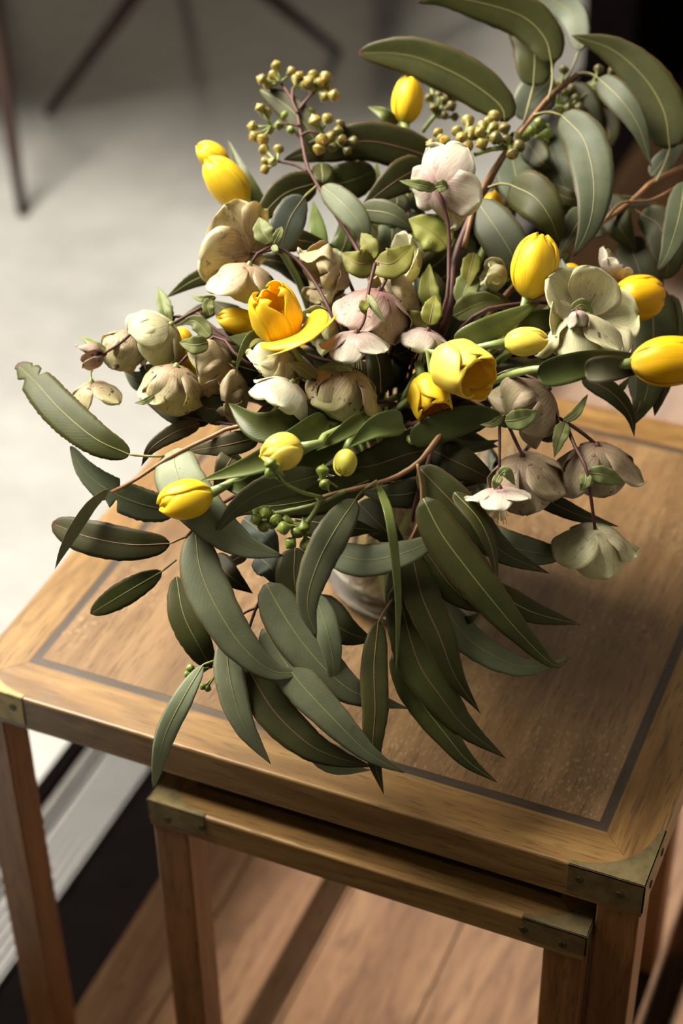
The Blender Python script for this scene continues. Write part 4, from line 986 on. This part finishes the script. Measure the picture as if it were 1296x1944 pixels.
twig(H, [(405, 572), (360, 596), (322, 618)], .0014, .0014, M_helstem, dz=.0)
twig(H, [(470, 660), (400, 632), (340, 600), (326, 612)], .0015, .0014, M_helstem, dz=.006)
twig(H, [(260, 622), (230, 650), (196, 672)], .0013, .0011, M_helstem, dz=-.006)
twig(H, [(322, 616), (290, 612), (258, 622)], .0013, .0013, M_helstem, dz=.0)
hel_flower(H, 324, 616, -140, -18, 96, .42, 'g', dz=-.010, spin=.9, wide=1.1)
hel_flower(H, 250, 634, -115, -20, 86, .18, 's', dz=.008, spin=.2)
hel_flower(H, 196, 672, -165, 0, 58, .02, 'm', dz=-.004, ntep=3, wide=.6)
twig(H, [(180, 690), (172, 708), (174, 728)], .0011, .0011, M_twigg, dz=.01)
hel_flower(H, 174, 726, -80, -20, 70, .45, 's', dz=.008, spin=.2, ntep=4, wide=.8)
bract(H, 'h', [(322, 612), (312, 580), (300, 545)], 14, dz=.004)
bract(H, 'h', [(325, 612), (318, 590), (308, 572)], 7, dz=.0)
bract(H, 'h', [(205, 668), (180, 655), (152, 638)], 9, dz=.002)
bract(H, 'h', [(400, 600), (395, 580), (405, 562)], 12, dz=-.006)
bract(H, 'h', [(410, 565), (385, 568), (363, 562)], 7, dz=-.006)
H = hel('speckled bell-shaped cream hellebore at the left, above the big torn leaf', (345, 690))
twig(H, [(470, 690), (420, 640), (390, 650), (350, 680), (334, 698)], .0016, .0013, M_helstem, dz=-.006, vase=True, name='stem')
hel_flower(H, 334, 696, -105, -22, 102, .24, 's', dz=-.012, spin=.5, wide=1.15)
hel_flower(H, 440, 690, -170, -8, 96, .32, 'b', dz=.018, spin=.3, wide=1.25)
hel_flower(H, 470, 740, -170, 10, 86, .30, 'b', dz=.034, spin=.3, wide=1.25)
bract(H, 'h', [(395, 650), (370, 655), (340, 650)], 18, dz=-.014)
bract(H, 'h', [(400, 640), (370, 610), (345, 615)], 16, dz=-.004)
bract(H, 'h', [(295, 750), (275, 762), (255, 765)], 6, dz=-.014)
H = hel('large grey-cream hellebore at the right with a round bud, below the small cream one', (1095, 600))
twig(H, [(900, 600), (980, 578), (1050, 575), (1085, 590)], .0024, .0016, M_helstem, dz=-.004, vase=True, name='stem')
hel_flower(H, 1112, 602, 35, 55, 106, .85, 'g', dz=-.028, spin=.55, ntep=5, wide=1.15, ruff=.08)
hel_flower(H, 1100, 598, -84, -12, 112, .34, 'g', dz=-.046, spin=.25, wide=.9)
hel_flower(H, 1096, 592, -85, 15, 42, .0, 'k', dz=-.062, ntep=4, wide=.9)
hel_flower(H, 1150, 520, 45, 10, 56, .40, 'k', dz=.0, spin=.25)
bract(H, 'h', [(1085, 590), (1105, 578), (1126, 595)], 12, dz=-.060)
bract(H, 'y', [(1086, 570), (1055, 568), (1050, 610)], 15, dz=-.020)
bract(H, 'b', [(1075, 560), (1070, 520), (1065, 490)], 12, dz=.0)
H = hel('dusky hellebore cup at right with a brown-mauve bell and small white flower below', (1000, 780))
twig(H, [(900, 760), (935, 790), (960, 770)], .0020, .0014, M_helstem, dz=.0, vase=True, name='stem')
hel_flower(H, 1040, 740, -140, -15, 122, .34, 'd', dz=-.006, spin=.35, wide=1.25)
twig(H, [(948, 790), (948, 850), (948, 905)], .0013, .0011, M_helstem, dz=-.034)
twig(H, [(957, 790), (975, 830), (992, 866)], .0013, .0013, M_helstem, dz=-.026)
hel_flower(H, 992, 866, -80, -26, 122, .26, 'd', dz=-.020, spin=.2, wide=1.1)
hel_flower(H, 948, 928, -86, -14, 64, .74, 'k', dz=-.040, spin=.3, stam=1.0)
bract(H, 'h', [(948, 902), (960, 895), (978, 922)], 10, dz=-.046)
bract(H, 'h', [(948, 902), (942, 915), (938, 930)], 9, dz=-.046)
bract(H, 'h', [(958, 800), (990, 795), (1020, 780)], 20, dz=-.052)
bract(H, 'h', [(955, 790), (935, 805), (910, 806)], 8, dz=-.044)
H = hel('dusky mauve hellebore at lower right and the round cream one hanging lowest', (1075, 795))
twig(H, [(985, 760), (1045, 786), (1072, 800), (1105, 822), (1134, 846)], .0024, .0014, M_helstem, dz=.006, vase=True, name='stem')
twig(H, [(1072, 800), (1090, 845), (1112, 890), (1122, 950), (1129, 1004)], .0016, .0012, M_helstem, dz=-.012, zs=[0.015, 0, -.018, -.018, -.01])
hel_flower(H, 1134, 846, -90, -26, 118, .36, 'd', dz=.0, spin=.2, wide=1.05)
hel_flower(H, 1128, 1004, -92, -30, 104, .50, 'g', dz=-.014, spin=.0, ntep=5, wide=1.05)
bract(H, 'h', [(1068, 800), (1092, 785), (1116, 748)], 9, dz=-.004)
bract(H, 'h', [(1072, 802), (1062, 830), (1052, 868)], 15, dz=-.006, ribm=M_twigr)
bract(H, 'h', [(1114, 898), (1145, 902), (1186, 918)], 17, dz=-.024)
bract(H, 'h', [(1112, 898), (1110, 918), (1100, 932)], 12, dz=-.030)
bract(H, 'd', [(1060, 812), (1020, 820), (990, 826)], 9, dz=.02)
H = hel('green-cream hellebores half hidden at the heart of the bouquet behind the mauve ones', (770, 540))
twig(H, [(790, 640), (780, 580), (775, 545)], .0020, .0014, M_helstem, dz=.03, vase=True, name='stem')
hel_flower(H, 790, 510, 165, 25, 78, .5, 'g', dz=.020, spin=.2)
hel_flower(H, 785, 560, -160, 15, 100, .4, 'b', dz=.012, spin=.5, wide=1.2)
hel_flower(H, 640, 610, -150, 15, 74, .3, 'g', dz=.018, spin=.1)
bract(H, 'y', [(770, 560), (750, 600), (700, 610)], 26, dz=.03)
bract(H, 'h', [(900, 520), (880, 560), (890, 600)], 24, dz=.01)
H = hel('pale hellebore seedheads and bud half hidden left of the upright tulip', (935, 540))
twig(H, [(850, 560), (900, 545), (935, 535)], .0018, .0014, M_helstem, dz=.02, vase=True, name='stem')
hel_flower(H, 960, 530, 165, 10, 56, .1, 'g', dz=.004, spin=.2)
hel_flower(H, 920, 640, 10, 15, 50, .1, 'g', dz=.01, spin=.2)
cluster(H, (880, 668), [(905, 672), (912, 678), (900, 684)], 26, M_budg, M_twigg, dz=-.03)
bract(H, 'y', [(900, 480), (890, 520), (880, 560)], 18, dz=.01)
bract(H, 'h', [(870, 590), (930, 570), (985, 590)], 22, dz=.02)
